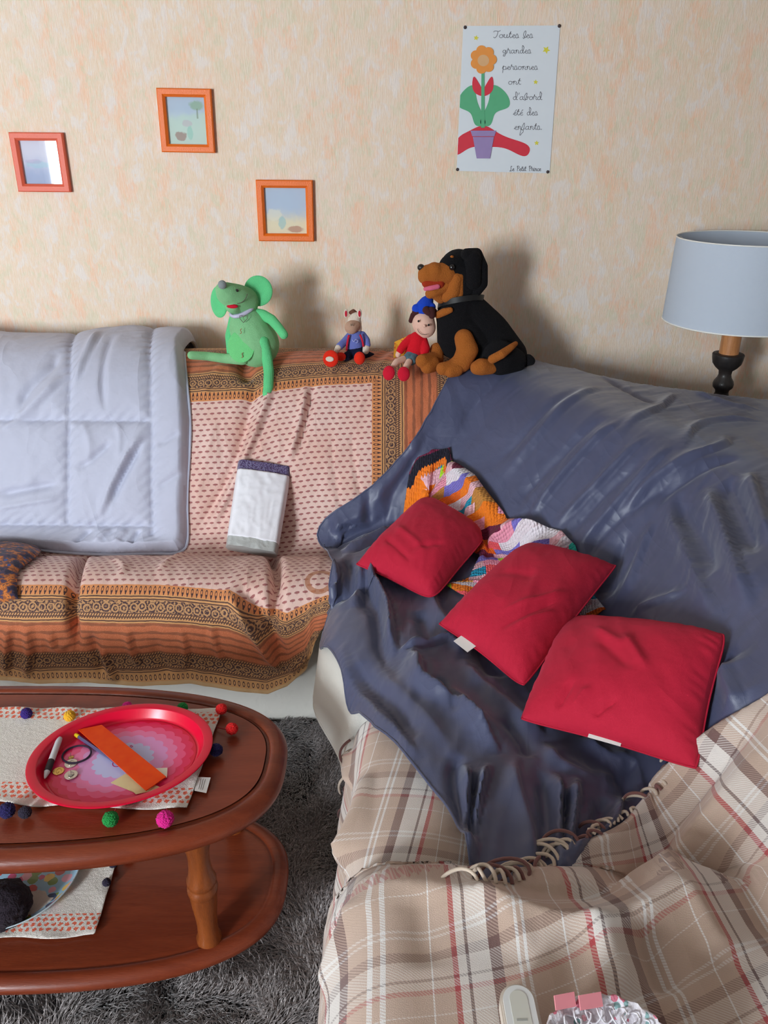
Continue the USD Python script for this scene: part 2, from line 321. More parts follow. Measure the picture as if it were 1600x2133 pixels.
def base(x, y):
    x, y = np.asarray(x, float), np.asarray(y, float)
    z = smax(pl(y), np.where(y > 0.5, pr(x - front(y) * np.clip((.30 - x) / .3, 0, 1)), 0), .05)
    c = _pc(np.clip((x + y) * .7071, 1.0, 2.3)); c = np.where((x > -.1) & (y > 1.5), np.minimum(c, np.interp(x, [-.1, .15], [0, 1]) * c), 0)
    z = smax(z, c, .06)
    cap = topz(x); z = -smax(-z, -cap, .05)
    d = np.maximum(0, y - rear(x) + .05); return np.maximum(z - 1.2 * d * 2 - 60 * d * d, 0.03)
WHITE = plain('white_leather', srgb(226, 222, 214), 0.5, 0.0015, 60.0, 0.03, specular_ior_level=0.4)
WHITE2 = cloth_mat('white_cotton_cover', srgb(232, 228, 220), 0.0015, 0.02)
sofa = thing('corner_sofa', 'white leather corner sofa under the throws, bare at its inner corner', 'sofa', (0, 2.2, 0))
Lx0, Ry0 = -2.1, .58
obj('base', box(Lx0, -.02, 1.862, 2.70, .004, .27, .03), WHITE, sofa)
def slant(mesh): v, f = arr(mesh); v[:, 0] += front(v[:, 1]) * np.clip((.30 - v[:, 0]) / .3, 0, 1); return v, f
_b = tm(box(-.105, 1.18, Ry0, 2.36, .004, .27, .035)).subdivide_to_size(.12); obj('base', slant(_b), WHITE, sofa)
def seat_z(x, y): return np.minimum(smax(np.where(y > 1.84, pl(y), 0), pr(x), .03), .47)
sc = lambda x, y: base(x, y)
for a, b in ((-2.1, -1.40), (-1.39, -.83), (-.815, -.29), (-.275, .22)): obj('seat_cushion', solid_under(lambda x, y: np.minimum(sc(x, y), .47), a, b, 1.84, 2.3, .26, .02, .05, .034), WHITE2, sofa)
obj('seat_cushion', slant(solid_under(lambda x, y: seat_z(x + .045 * np.clip((.1 - x) / .2, 0, 1), y), -.180, .6, 1.40, 1.80, .25, .02, .055, .016)), WHITE2, sofa)
obj('seat_cushion', slant(solid_under(seat_z, -.125, .6, .62, 1.395, .25, .02, .055, .016)), WHITE2, sofa)
for a, b in ((-2.1, -1.42), (-1.41, -.87), (-.86, -.32), (-.31, .2)): obj('backrest', solid_under(sc, a, b, 2.12, 2.72, .26, .02, .04, .065), WHITE, sofa)
obj('backrest', solid_under(sc, .18, 1.16, 1.6, 2.40, .26, .02, .05, .02), WHITE, sofa)
obj('backrest', solid_under(sc, .44, 1.26, .60, 1.62, .26, .02, .05, .02), WHITE, sofa)

def above(x, y, c):
    """The point on the ray of a pixel at height c over the sofa's form."""
    d = ray(x, y); t = np.linspace(.7, 3.2, 5000); p = d[None] * t[:, None] + [0, 0, EYE]; k = np.argmax(p[:, 2] - base(p[:, 0], p[:, 1]) <= c); return p[k]
# ------------------------------------------------------------------ the printed throw on the left run
left = Surf(lambda u, v: np.stack([u, PLy(v), PLz(v)], -1), -1.5, .75, 0.0, PLs)
_c = left.pick([(776, 860), (668, 1215), (775, 800)]); PAISLEY = (float(_c[1][0] - _c[0][0]), float(_c[1][1] - _c[2][1]))
def printed():
    g = G(); u, v, _ = g.xyz(g.uvv())
    # v: metres from the top edge of the print's field, u: metres from its right edge; bands are counted outwards from the field
    vb = g.node('attribute', 'fac', attribute='hem')
    dt = v * -1.0; d = dt.max(u).max(vb)                              # distance outside the plain field (negative inside)
    isr = u.gt(dt.max(vb)); a = g.node('mix_float', 'result', fac=isr, a=u, b=v)
    wob = g.noise(g.comb(u, v), 60.0, 2.0) * 0.003; d = d + wob
    ink, tan, dark = srgb(66, 38, 42), srgb(205, 150, 96), srgb(92, 60, 48)
    # field: rows of little printed sprigs
    px, py = 0.0215, 0.0165; ry = (v / py); row = ry.floor(); fx = (u / px + (row * 0.5)).frac() - 0.5; fyy = ry.frac() - 0.5
    spr = (fx.abs() * 2.9).pow(2.0) + (fyy.abs() * 5.2).pow(2.0); comb = (fx * 46.0).sin()
    sprig = g.smooth(spr + comb * 0.22, 1.05, 0.75); stem = ((fx.abs() * 16).max((fyy - 0.2).abs() * 5)).lt(1.0) * 0.5
    worn = g.smooth(g.noise(g.comb(u, v), 7.0, 3.0), 0.3, 0.7)
    field = g.mix(sprig * 0.85, g.mix(worn, srgb(222, 182, 168), srgb(228, 196, 186)), srgb(150, 68, 72)); field = g.mix(stem * 0.5, field, srgb(150, 68, 72))
    pu, pv = PAISLEY; e2 = ((u - pu) / .040).pow(2.0) + ((v - pv) / .036).pow(2.0); arc = e2.gt(.45) * e2.lt(1.0) * (u.lt(pu + .028).max(v.lt(pv - .004))); field = g.mix(arc * .8, field, srgb(178, 112, 74))
    # border bands
    tear = (a / 0.0125).frac() - 0.5; td = (d - 0.014) / 0.012; tsh = (tear.abs() * 3.2).pow(2.0) + (td * 1.0).pow(2.0); tearm = g.smooth(tsh, 0.9, 0.6) - g.smooth(tsh, 0.35, 0.2)
    band1 = g.mix(g.math('maximum', tearm, (tear.abs() * 9).lt(1.0) * (td.gt(0.2))), srgb(213, 138, 84), ink)
    chain = ((a / 0.007 + d / 0.012).frac()).gt(0.5) * ((d / 0.009).frac() - 0.5).abs().lt(0.32)
    lines = ((d / 0.0075).frac()).lt(0.45)
    vor = g.node('voronoi_texture', 'distance', vector=g.comb(a / 0.024, (d - 0.056) / 0.024), scale=1.0, randomness=0.25)
    petal = g.smooth((g.math('sine', vor * 21.0)), -0.1, 0.4); leafn = g.smooth(g.noise(g.comb(a, d), 190.0, 1.0), 0.52, 0.58)
    floral = g.mix(petal.max(leafn * 0.7), srgb(70, 44, 46), srgb(186, 138, 92))
    stripe = g.smooth((d * 260.0).sin() + (g.noise(g.comb(a * 0.3, d), 120.0, 2.0) - 0.5) * 2.0, 0.1, 0.9); speck = g.smooth(g.noise(g.comb(a, d * 2.0), 330.0, 1.0), 0.5, 0.62)
    orange = g.mix(stripe * 0.75, g.mix(speck * 0.6, srgb(196, 106, 66), srgb(222, 140, 98)), srgb(128, 74, 50))
    lined = g.mix(lines, tan, dark); chained = g.mix(chain, dark, tan)
    def pick(c, nxt, at): return g.mix(d.gt(at), c, nxt)
    c = pick(field, band1, 0.0); c = pick(c, lined, 0.027); c = pick(c, floral, 0.042); c = pick(c, chained, 0.071); c = pick(c, lined, 0.086)
    c = pick(c, orange, 0.098); c = pick(c, chained, 0.20); c = pick(c, floral, 0.215); c = pick(c, chained, 0.245); c = pick(c, lined, 0.254)
    td2 = (d - 0.284) / 0.012; tm2 = g.smooth((tear.abs() * 3.2).pow(2.0) + td2.pow(2.0), 0.9, 0.6) - g.smooth((tear.abs() * 3.2).pow(2.0) + td2.pow(2.0), 0.35, 0.2); c = pick(c, g.mix(tm2, tan, ink), 0.270); c = pick(c, srgb(206, 164, 116), 0.299)
    q = g.comb(u, v); n = g.noise(q, 900.0, 2.0) * .12 + g.crease(q, 9.0, (1, .35, 1), (0, 0, -.3), 1.0) * .6 + g.crease(q, 24.0, (1, .3, 1), (0, 0, -.2), 1.0) * .2
    return g.mat('printed_cotton', g.pbr(c, 0.8, g.bump(n, 0.0055), sheen_weight=0.15))
M_print = printed()
def px_s(y): return left.pick([(300, y)])[0][1]
def printed_throw():
    q = left.pick([(655, 1335), (640, 1385), (600, 1420), (560, 1437), (480, 1428), (400, 1415), (300, 1420), (180, 1412), (90, 1415), (0, 1408)])
    top = .10; hem = [tuple(r) for r in q]
    edge = left.pick([(668, 1310), (690, 1278)])
    poly = [(-1.45, top), (.345, top), (.345, .50), (.33, .72), (.12, .98)] + [tuple(edge[1]), tuple(edge[0])] + hem + [(-1.45, hem[-1][1])]
    up = left.pick([(400, 838), (520, 832), (540, 826), (580, 815), (650, 806), (770, 800)]); upx, ups = up[:, 0], up[:, 1]
    lo = left.pick([(200, 1228), (330, 1228), (480, 1238), (540, 1265), (600, 1275), (680, 1245)])
    FR = left.pick([(776, 860)])[0][0]
    hx, hs = np.array([h[0] for h in hem])[::-1], np.array([h[1] for h in hem])[::-1]
    folds = [([(548, 770), (520, 850), (490, 960), (440, 1060), (400, 1120)], -.016, .020), ([(575, 775), (552, 850), (520, 930), (480, 1020), (430, 1110)], .015, .016),
             ([(655, 800), (640, 870), (620, 950)], -.010, .010), ([(640, 800), (625, 880), (600, 965)], .011, .010),
             ([(735, 900), (742, 990), (760, 1060)], -.004, .008), ([(690, 900), (700, 1000), (715, 1080)], -.003, .010),
             ([(450, 880), (430, 960), (410, 1050)], .006, .02), ([(515, 742), (512, 770), (520, 800)], -.02, .03), ([(470, 760), (440, 790), (420, 830)], .004, .02),
             ([(188, 1160), (163, 1195), (156, 1240), (158, 1300), (170, 1350)], -.040, .013), ([(562, 1155), (576, 1200), (574, 1260), (566, 1320)], -.042, .014),
             ([(500, 1235), (545, 1280), (575, 1330), (595, 1370)], -.022, .018), ([(470, 1235), (520, 1290), (560, 1345), (590, 1390)], .024, .018),
             ([(215, 1335), (235, 1380), (250, 1410)], .014, .02), ([(190, 1310), (210, 1360), (222, 1400)], -.012, .018), ([(60, 1290), (70, 1350), (60, 1405)], .012, .02), ([(25, 1290), (22, 1350), (20, 1400)], .012, .016),
             ([(110, 1300), (130, 1340), (150, 1330)], .010, .018), ([(270, 1300), (280, 1345), (300, 1380)], .008, .012), ([(380, 1300), (390, 1350), (385, 1390)], .007, .012), ([(445, 1290), (450, 1330), (470, 1370)], .007, .012),
             ([(600, 1390), (630, 1370), (660, 1330)], .012, .015), ([(330, 1320), (340, 1370), (360, 1400)], -.006, .02), ([(440, 1165), (360, 1180), (330, 1215)], .006, .015), ([(230, 1180), (260, 1200), (250, 1220)], .005, .012)]
    def disp(q, db):
        x, s = q[:, 0], q[:, 1]; xr, sr = rot2(x, s, 22)
        d = .0035 * ridged(xr * 14, sr * 3, 3) + .003 * fb(x * 9, s * 9, 5) + strokes(q, crisp(folds), left)
        back = np.clip((s - .30) / .1, 0, 1) * np.clip((.95 - s) / .1, 0, 1)
        d += back * .009 * ridged(x * 22 + s * 9, s * 2.0, 9, 2)
        front = np.clip((s - 1.16) / .08, 0, 1); d += front * (.012 * ridged(x * 9 + .6 * s, s * 1.5, 11, 2) + .012)
        return np.maximum(d, -.028)
    def uvf(q):
        x, s = q[:, 0], q[:, 1]
        dtop = s - np.interp(x, upx, ups); lift = np.interp(x, lo[:, 0], lo[:, 1])
        return np.stack([x - FR, dtop], 1)
    mesh, uv = sheet(left, poly, .0070, disp, .0025, .006, uvf)
    t = thing('patterned_throw', 'brown and pink block-printed cotton throw spread over the back and seat of the left sofa', 'throw', (-.5, 2.2, .4)); g = obj('cloth', mesh, M_print, t, smooth=True, uv=uv)
    M_rt = plain('red_tassel', srgb(176, 44, 50), .9); rng = np.random.default_rng(4)
    for k in range(16):
        y = 842 + k * 5.5; x = 914 - k * 3.9; p = above(x, y, .026); d = np.array([-.014, -.006, -.016]) + rng.normal(size=3) * .004; obj('tassel', tube(curve([p, p + d * .5 + [0, -.003, 0], p + d], 6), .0016, 5), M_rt, t, smooth=True)
    n = len(uv) // 2; q = np.stack([uv[:, 0] + FR, uv[:, 1] + np.interp(uv[:, 0] + FR, upx, ups)], 1)
    hl = np.interp(q[:, 0], lo[:, 0], lo[:, 1]); hm = np.interp(q[:, 0], hx, hs); dist = (q[:, 1] - hl) / np.maximum(hm - hl, .05) * .312
    UsdGeom.PrimvarsAPI(g).CreatePrimvar('hem', Sdf.ValueTypeNames.FloatArray, 'vertex').Set(Vt.FloatArray.FromNumpy(dist.astype(np.float32)))
printed_throw()

# ------------------------------------------------------------------ quilt on the left end of the sofa
def quilt_cotton():
    g = G(); u, v, _ = g.xyz(g.uvv()); q = g.comb(u, v); w = g.crease(q, 9.0, (1, .5, 1), (0, 0, -.75), 1.0) * .7 + g.noise(q, 40.0, 2.0) * .3
    return g.mat('quilt_cotton', g.pbr(srgb(186, 188, 206), .9, g.bump(w, .004), sheen_weight=.1))
M_quilt = quilt_cotton()
M_quilt_edge = cloth_mat('quilt_binding', srgb(186, 190, 208), 0.0015, 0.02)
def quilt():
    e = left.pick([(385, 742), (391, 800), (398, 880), (396, 960), (392, 1060), (393, 1120), (388, 1145), (372, 1158), (330, 1160), (250, 1163), (170, 1160), (110, 1154), (60, 1146), (0, 1136)])
    top = .225; x1 = e[0][0]
    poly = [(-1.45, top), (x1 - .03, top), (x1, top + .04)] + [tuple(r) for r in e] + [(-1.45, e[-1][1])]
    seams = [left.pick(p) for p in ([(161, 727), (157, 800), (154, 900), (153, 1000), (150, 1095)], [(320, 730), (322, 800), (324, 900), (323, 1000), (325, 1120)],
                                    [(0, 880), (80, 880), (160, 880), (240, 881), (323, 882)], [(0, 1093), (80, 1094), (150, 1095), (240, 1096), (323, 1097)])]
    seams[0] = np.vstack([[seams[0][0][0], top], seams[0]]); seams[1] = np.vstack([[seams[1][0][0], top], seams[1]])
    for i in (2, 3): seams[i] = np.vstack([[-1.45, seams[i][0][1]], seams[i]])
    line = np.vstack([np.vstack([a + (b - a) * np.linspace(0, 1, 120)[:, None] for a, b in zip(s[:-1], s[1:])]) for s in seams]); tree = cKDTree(line)
    folds = [([(245, 1050), (262, 1000), (285, 960), (300, 925)], -.012, .014), ([(215, 1080), (245, 1010), (290, 930), (315, 895)], .010, .014), ([(170, 980), (210, 955), (245, 920)], -.008, .012),
             ([(60, 870), (80, 820), (115, 790), (125, 760)], -.010, .016), ([(20, 900), (90, 850), (140, 800)], .008, .016), ([(0, 1030), (60, 1020), (140, 1005)], -.010, .014), ([(0, 1060), (80, 1045), (150, 1035)], .007, .014),
             ([(230, 870), (225, 800), (245, 740)], -.007, .012), ([(160, 820), (185, 770), (210, 735)], .008, .014), ([(165, 1150), (185, 1125), (200, 1105)], -.010, .010), ([(210, 1150), (225, 1120), (240, 1105)], .008, .010),
             ([(280, 1155), (292, 1125), (300, 1105)], -.010, .010), ([(250, 1155), (262, 1125), (275, 1105)], .007, .010), ([(335, 930), (360, 920), (385, 905)], -.005, .01), ([(335, 1020), (360, 1000), (388, 985)], -.005, .01),
             ([(175, 880), (200, 930), (190, 980)], .004, .012), ([(250, 885), (262, 920), (255, 960)], .005, .009)]
    def disp(q, db):
        d = tree.query(q)[0]; puff = .015 * (1 - np.exp(-(d / .010) ** .9)) + .006 * (1 - np.exp(-(d / .05) ** 2)) ; rim = .016 * (1 - np.exp(-(db / .012) ** 1.5))
        xr, sr = rot2(q[:, 0], q[:, 1], -42); w = .009 * ridged(xr * 4.5, sr * 15, 21, 3) + .004 * fb(q[:, 0] * 12, q[:, 1] * 12, 23)
        near = np.exp(-(d / .03) ** 2) * .003 * np.sin(q[:, 1] * 190 + q[:, 0] * 170)
        crest = .018 * np.exp(-((q[:, 1] - .30) / .16) ** 2) * (1 + .8 * np.sin((q[:, 0] + .98) * 9))
        return rim + (puff + w * (1 - np.exp(-d / .02)) + near + strokes(q, crisp(folds), left)) * np.clip(db / .02, 0, 1) + crest
    mesh, uv = sheet(left, poly, .0065, disp, .012, .014)
    t = thing('quilt', 'pale blue-grey stitched quilt hanging over the left sofa back', 'quilt', (-1, 2.4, 0))
    cv = obj('cover', mesh, M_quilt, t, smooth=True, uv=uv)
    P = np.array([tuple(r) for r in e]); P = curve(P, 160); pt = left.f(P[:, 0], P[:, 1]) + left.normal(P[:, 0], P[:, 1]) * (np.sign(-left.normal(P[:1], P[:1])[0, 1]) if False else 1) * 0
    n = left.normal(P[:, 0], P[:, 1]); n *= np.sign(-n[:, 1:2] + n[:, 2:3]); obj('piping', tube(pt + n * .012, .0045, 8), M_quilt_edge, cv, smooth=True)
quilt()

# ------------------------------------------------------------------ the sheets on the right run
right = Surf(lambda x, y: np.stack([x, y, base(x, y)], -1), -.50, 1.30, .60, 2.74, 620)
def satin():
    g = G(); p = g.pos(); n = g.noise(p, 7.0, 3.0); c = g.mix(n, srgb(70, 75, 103), srgb(82, 87, 116))
    thr = g.noise(g.scalev(p, (1, 1, 1), (0.3, 0.2, 0.7)), 900.0, 2.0); cr = g.noise(p, 70.0, 4.0, 0.65); k1 = g.crease(p, 7.0, (1, .3, 1), (0, 0, .75), 1.0); k2 = g.crease(p, 20.0, (1, .3, 1), (0, 0, .6), 1.0)
    return g.mat('blue_satin', g.pbr(c, 0.40, g.bump(thr * 0.05 + cr * .06 + k1 * .6 + k2 * .12, 0.0052), sheen_weight=0.35, sheen_roughness=0.4, specular_ior_level=0.5))
M_satin = satin()
BLUE_FOLDS = [
    # seat
    ([(770, 1185), (785, 1240), (808, 1290), (815, 1340), (832, 1388)], .026, .016), ([(832, 1388), (870, 1405), (882, 1450), (925, 1480), (985, 1530), (1035, 1600)], .030, .022),
    ([(830, 1385), (880, 1372), (930, 1362), (960, 1390)], .016, .014), ([(745, 1200), (765, 1260), (790, 1310), (800, 1370), (825, 1430)], -.014, .020), ([(870, 1300), (885, 1335), (890, 1375)], -.014, .02),
    ([(900, 1260), (915, 1310), (955, 1350)], .012, .022), ([(1000, 1350), (1010, 1400), (1040, 1440)], -.012, .025), ([(960, 1400), (1000, 1450), (1060, 1500), (1130, 1560)], .010, .025), ([(905, 1440), (930, 1475), (950, 1520)], -.012, .012),
    ([(760, 1400), (790, 1450), (835, 1520), (870, 1570)], -.012, .018), ([(730, 1360), (745, 1400), (778, 1460), (830, 1540), (880, 1610)], .012, .014), ([(800, 1420), (850, 1480), (900, 1540), (940, 1610)], .006, .02),
    ([(965, 1620), (972, 1690), (968, 1760), (976, 1840)], .020, .013), ([(955, 1600), (945, 1660), (958, 1720), (962, 1790)], -.014, .012), ([(1015, 1620), (990, 1700), (980, 1780), (984, 1850)], .018, .012), ([(985, 1640), (978, 1720), (976, 1800)], -.024, .010),
    ([(1080, 1600), (1075, 1680), (1100, 1760), (1095, 1850)], .012, .022), ([(1150, 1640), (1160, 1720), (1158, 1800), (1150, 1860)], .020, .014), ([(1125, 1640), (1130, 1740), (1130, 1840)], -.014, .016),
    ([(1190, 1650), (1185, 1730), (1172, 1800), (1160, 1860)], .020, .014), ([(1172, 1680), (1166, 1760), (1158, 1840)], -.022, .010), ([(1290, 1690), (1250, 1760), (1200, 1810), (1170, 1850)], .018, .016), ([(1250, 1690), (1225, 1750), (1190, 1800)], -.012, .018),
    ([(1130, 1575), (1150, 1610), (1200, 1640), (1280, 1650)], .010, .02), ([(1200, 1560), (1260, 1600), (1330, 1620)], .012, .02), ([(1040, 1520), (1080, 1560), (1100, 1610)], -.010, .02), ([(1320, 1610), (1300, 1660), (1310, 1700)], -.010, .02),
    # the loose left edge
    ([(690, 1110), (725, 1090), (770, 1070)], .020, .022), ([(700, 1150), (740, 1130), (790, 1100), (820, 1060)], -.016, .020), ([(720, 1175), (770, 1150), (820, 1120)], .014, .018), ([(690, 1195), (705, 1230), (712, 1270)], .016, .014), ([(725, 1190), (735, 1230), (735, 1275)], -.012, .014),
    ([(750, 1200), (755, 1240), (745, 1290)], .012, .014), ([(765, 1060), (800, 1020), (850, 960), (880, 900)], .010, .02), ([(800, 1060), (835, 1000), (870, 940)], -.010, .018), ([(842, 950), (870, 890), (905, 840)], .006, .014),
    # tension folds on the back
    ([(1070, 790), (1000, 840), (950, 900)], -.005, .02), ([(1240, 830), (1120, 930), (1050, 1010)], .007, .022), ([(1210, 830), (1100, 920), (1030, 990)], -.005, .016), ([(1290, 900), (1180, 1000), (1110, 1090)], .008, .018), ([(1270, 890), (1160, 980), (1085, 1060)], -.006, .015),
    ([(1350, 930), (1240, 1030), (1160, 1110)], .007, .014), ([(1340, 980), (1260, 1050), (1190, 1130)], -.006, .014), ([(1400, 950), (1300, 1050), (1210, 1150)], .008, .016), ([(1430, 990), (1340, 1060), (1250, 1140), (1220, 1200)], -.007, .015),
    ([(1500, 930), (1400, 990), (1340, 1040), (1310, 1100)], .010, .018), ([(1540, 980), (1440, 1010), (1370, 1060)], -.008, .016), ([(1580, 900), (1500, 900), (1420, 960)], .008, .02),
    ([(1400, 1050), (1440, 1130), (1480, 1220), (1530, 1310)], .014, .016), ([(1420, 1040), (1470, 1130), (1510, 1220)], -.014, .014), ([(1490, 1030), (1520, 1100), (1560, 1200), (1600, 1300)], .020, .02), ([(1520, 1020), (1550, 1090), (1590, 1180)], -.018, .018),
    ([(1560, 1010), (1590, 1080), (1630, 1160)], .018, .02), ([(1320, 1110), (1300, 1180), (1290, 1260)], -.008, .018), ([(1370, 1100), (1350, 1180), (1330, 1250)], .007, .018), ([(1450, 1250), (1400, 1270), (1340, 1290)], .008, .014), ([(1540, 1400), (1560, 1450), (1580, 1500)], .02, .02),
    ([(1250, 805), (1310, 840), (1370, 870)], -.006, .02), ([(1440, 835), (1500, 860), (1580, 880)], .008, .014), ([(1400, 840), (1350, 880), (1290, 930)], .007, .02)]
def blue_disp(q, db=None):
    x, y = q[:, 0], q[:, 1]; z = base(x, y)
    seat = 1 - np.clip((z - .47) / .08, 0, 1); d = strokes(q, crisp(BLUE_FOLDS), right)
    a, b = rot2(x, y, 35); d += (1 - seat) * (.008 * ridged(a * 3.0, b * 13, 41, 3) + .003 * ridged(a * 9, b * 38, 42, 2))
    a, b = rot2(x, y, 75); d += seat * (.015 * ridged(a * 4.0, b * 14, 43, 3) + .007 * fb(x * 14, y * 14, 44))
    return np.maximum(d + .004, -.008)
FRINGE = [(985, 1884), (1060, 1882), (1120, 1862), (1180, 1822), (1262, 1764), (1330, 1720), (1378, 1680), (1402, 1640), (1480, 1572), (1600, 1494), (1700, 1425)]
BLUE_EDGE = [(938, 790), (905, 848), (866, 912), (802, 988), (722, 1048), (682, 1078), (664, 1108), (668, 1145), (690, 1185), (698, 1203), (690, 1250), (706, 1282), (700, 1330), (716, 1372), (746, 1422), (762, 1480), (800, 1535), (850, 1600), (902, 1668), (946, 1738), (966, 1800), (982, 1856)]
def blue_sheet():
    e = right.pick(BLUE_EDGE); e = np.vstack([e[:1], curve(e, 90)])
    poly = [tuple(r) for r in e] + [(e[-1][0] + .02, .90)] + [(a, b - .03) for a, b in right.pick(FRINGE[2:])] + [(1.24, 1.10), (1.275, 1.6), (1.27, 2.30), (1.20, 2.44), (.95, 2.51), (.65, 2.59), (.42, 2.67), (.22, 2.70)]
    mesh, uv = sheet(right, poly, .0058, blue_disp, .002, .028)
    t = thing('blue_sheet', 'slate blue satin sheet crumpled over the right sofa under the red cushions', 'sheet', (.5, 1.7, 0))
    cl = obj('sheet', mesh, M_satin, t, smooth=True, uv=uv)
    p = above(950, 792, .035); c = above(968, 780, .035); obj('care_tag', tube(np.array([p, (p + c) / 2, c]), [.006, .008, .006], 6), M_white_gloss, t)
    hem = right.f(e[:, 0], e[:, 1]); n = right.normal(e[:, 0], e[:, 1]); n *= np.sign(n[:, 2:3]); dd = blue_disp(e)
    obj('hem', tube(hem[1:] + n[1:] * (.027 + dd[1:, None]), .0026, 6), M_satin, cl, smooth=True)
blue_sheet()

# plaid cloth: warp and weft bands
def plaid(name, per=0.178, base_c=(198, 170, 152), pale=(226, 218, 212)):
    g = G(); u, v, _ = g.xyz(g.uvv()); P = per
    tanc, cream, red, brown, dk, wh = srgb(*base_c), srgb(*pale), srgb(178, 44, 52), srgb(110, 74, 70), srgb(108, 88, 88), srgb(234, 230, 228)
    st = [(0, tanc), (.02, red), (.062, cream), (.125, dk), (.147, cream), (.30, brown), (.385, tanc), (.50, wh), (.525, tanc), (.555, wh), (.58, tanc), (.72, (tanc[0] * .93, tanc[1] * .92, tanc[2] * .9)), (.86, wh), (.872, tanc)]
    cu = g.ramp((u / P).frac(), st, False); cv = g.ramp((v / P + 0.13).frac(), st, False)
    tw = (((u + v) / 0.0042).frac()).lt(0.5); f = g.node('mix_float', 'result', fac=tw, a=0.10, b=0.54)
    c = g.mix(f, cu, cv); fuzz = g.noise(g.pos(), 700.0, 3.0, 0.7); c = g.mix(fuzz * 0.10, c, srgb(226, 216, 206))
    h = ((u + v) / 0.0042).frac() * 0.35 + fuzz
    return g.mat(name, g.pbr(c, 0.9, g.bump(h, 0.0012), sheen_weight=0.35))
M_plaid = plaid('plaid_wool'); M_fringe = cloth_mat('plaid_fringe_yarn', srgb(208, 190, 172), 0.001, 0.08); M_fringe_red = cloth_mat('plaid_fringe_brown', srgb(122, 78, 74), 0.001, 0.1)

hang_x, hang_z, hang_L = arc_profile([(.30, .440), (.18, .450), (.05, .456), (-.06, .450), (-.115, .428), (-.142, .36), (-.150, .25), (-.152, .14), (-.155, .045)])
hang = Surf(lambda u, v: np.stack([hang_x(u) + front(v) * np.clip((.30 - hang_x(u)) / .3, 0, 1), v, hang_z(u)], -1), 0, hang_L, .60, 1.60)
def hanging_plaid():
    e = hang.pick([(800, 1480), (768, 1505), (748, 1530), (738, 1570), (736, 1620)]); a = e[0]
    poly = [(.02, 1.36), tuple(e[0]), tuple(e[1]), tuple(e[2]), tuple(e[3]), tuple(e[4]), (.62, 1.385), (hang_L - .03, 1.37), (hang_L - .005, 1.25), (hang_L - .01, 1.1), (hang_L - .005, .90), (.02, .90)]
    folds = [([(785, 1600), (770, 1660), (752, 1740), (735, 1830)], .050, .034), ([(800, 1640), (802, 1700), (800, 1780), (798, 1850)], -.035, .020), ([(745, 1560), (742, 1600), (740, 1640)], .014, .014), ([(850, 1720), (870, 1790), (890, 1850)], .014, .03)]
    def disp(q, db):
        u, v = q[:, 0], q[:, 1]; f = np.clip((u - .46) / .25, 0, 1)
        return .003 + strokes(q, folds, hang) * np.clip((u - .40) / .1, 0, 1) + f * (.016 * np.sin(v * 38 + 1.0) + .016) + .002 * fb(u * 20, v * 20, 61)
    mesh, uv = sheet(hang, poly, .007, disp, .004, .002, lambda q: np.stack([q[:, 0] + .115 + .25 * (q[:, 1] - 1.3), q[:, 1] * 1.0 - .2 * q[:, 0]], 1))
    t = thing('plaid_throw', 'beige plaid wool throw hanging down the front of the right sofa under the blue sheet', 'throw', (-.1, 1.2, 0))
    obj('cloth', mesh, M_plaid, t, smooth=True, uv=uv)
    rng = np.random.default_rng(5)
    for k in range(9):
        u = .50 + k * .033; p = hang.f(np.array([u]), np.array([1.385]))[0] + [-.016, .004, 0]
        d = np.array([-.012 + .01 * rng.normal(), .012 + .01 * rng.normal(), -.035]); obj('tassel', tube(curve([p, p + d * .6 + [-.006, 0, 0], p + d + [0, .004, -.03]], 10), [.003] * 9 + [.0012], 5), M_fringe_red if k % 2 == 0 else M_fringe, t, smooth=True)
hanging_plaid()

# the throw over the near arm of the sofa
arm_x, arm_z, arm_L = arc_profile([(-.070, .06), (-.066, .2), (-.055, .35), (-.038, .44), (-.005, .492), (.04, .508), (.15, .508), (.3, .502), (.42, .50), (.55, .54), (.68, .645), (.80, .755), (.9, .815), (1.05, .85), (1.2, .85)])
_ax = np.linspace(0, arm_L, 800); _X, _Z = arm_x(_ax), arm_z(_ax)
def armz(x): return np.interp(x, _X, _Z)
def near_base(x, y):
    b = base(x, np.maximum(y, .62)); a = np.where(y < .86, .508, .508 - 9 * (y - .86) ** 2 - .9 * (y - .86)); a = a - np.maximum(0, .52 - y) * 1.0
    return smax(b, a, .055)
def near_f(u, v):
    x = arm_x(u); w = np.clip((x + .025) / .06, 0, 1); w = w * w * (3 - 2 * w); z = arm_z(u) * (1 - w) + (near_base(x, v)) * w
    low = np.clip((v - .86) / .07, 0, 1) * (1 - w) * np.clip((arm_z(u) - .30) / .15, 0, 1) * .05
    return np.stack([x, v, z - low], -1)
near = Surf(near_f, 0, arm_L, .42, 1.35, 520)
def box_arm(x, y): return np.where(x > 9, 0, near_base(x, y))
obj('armrest', solid_under(lambda x, y: np.minimum(near_base(x, y), .505 + np.maximum(0, base(x, y) - .47)), -.055, 1.26, .44, .875, .03, .02, .06, .012), WHITE, sofa)
CREST = [(800, 1885), (900, 1900), (985, 1918), (1090, 1952), (1200, 1975), (1300, 1965), (1375, 1915), (1430, 1855), (1490, 1770), (1560, 1670), (1640, 1560)]
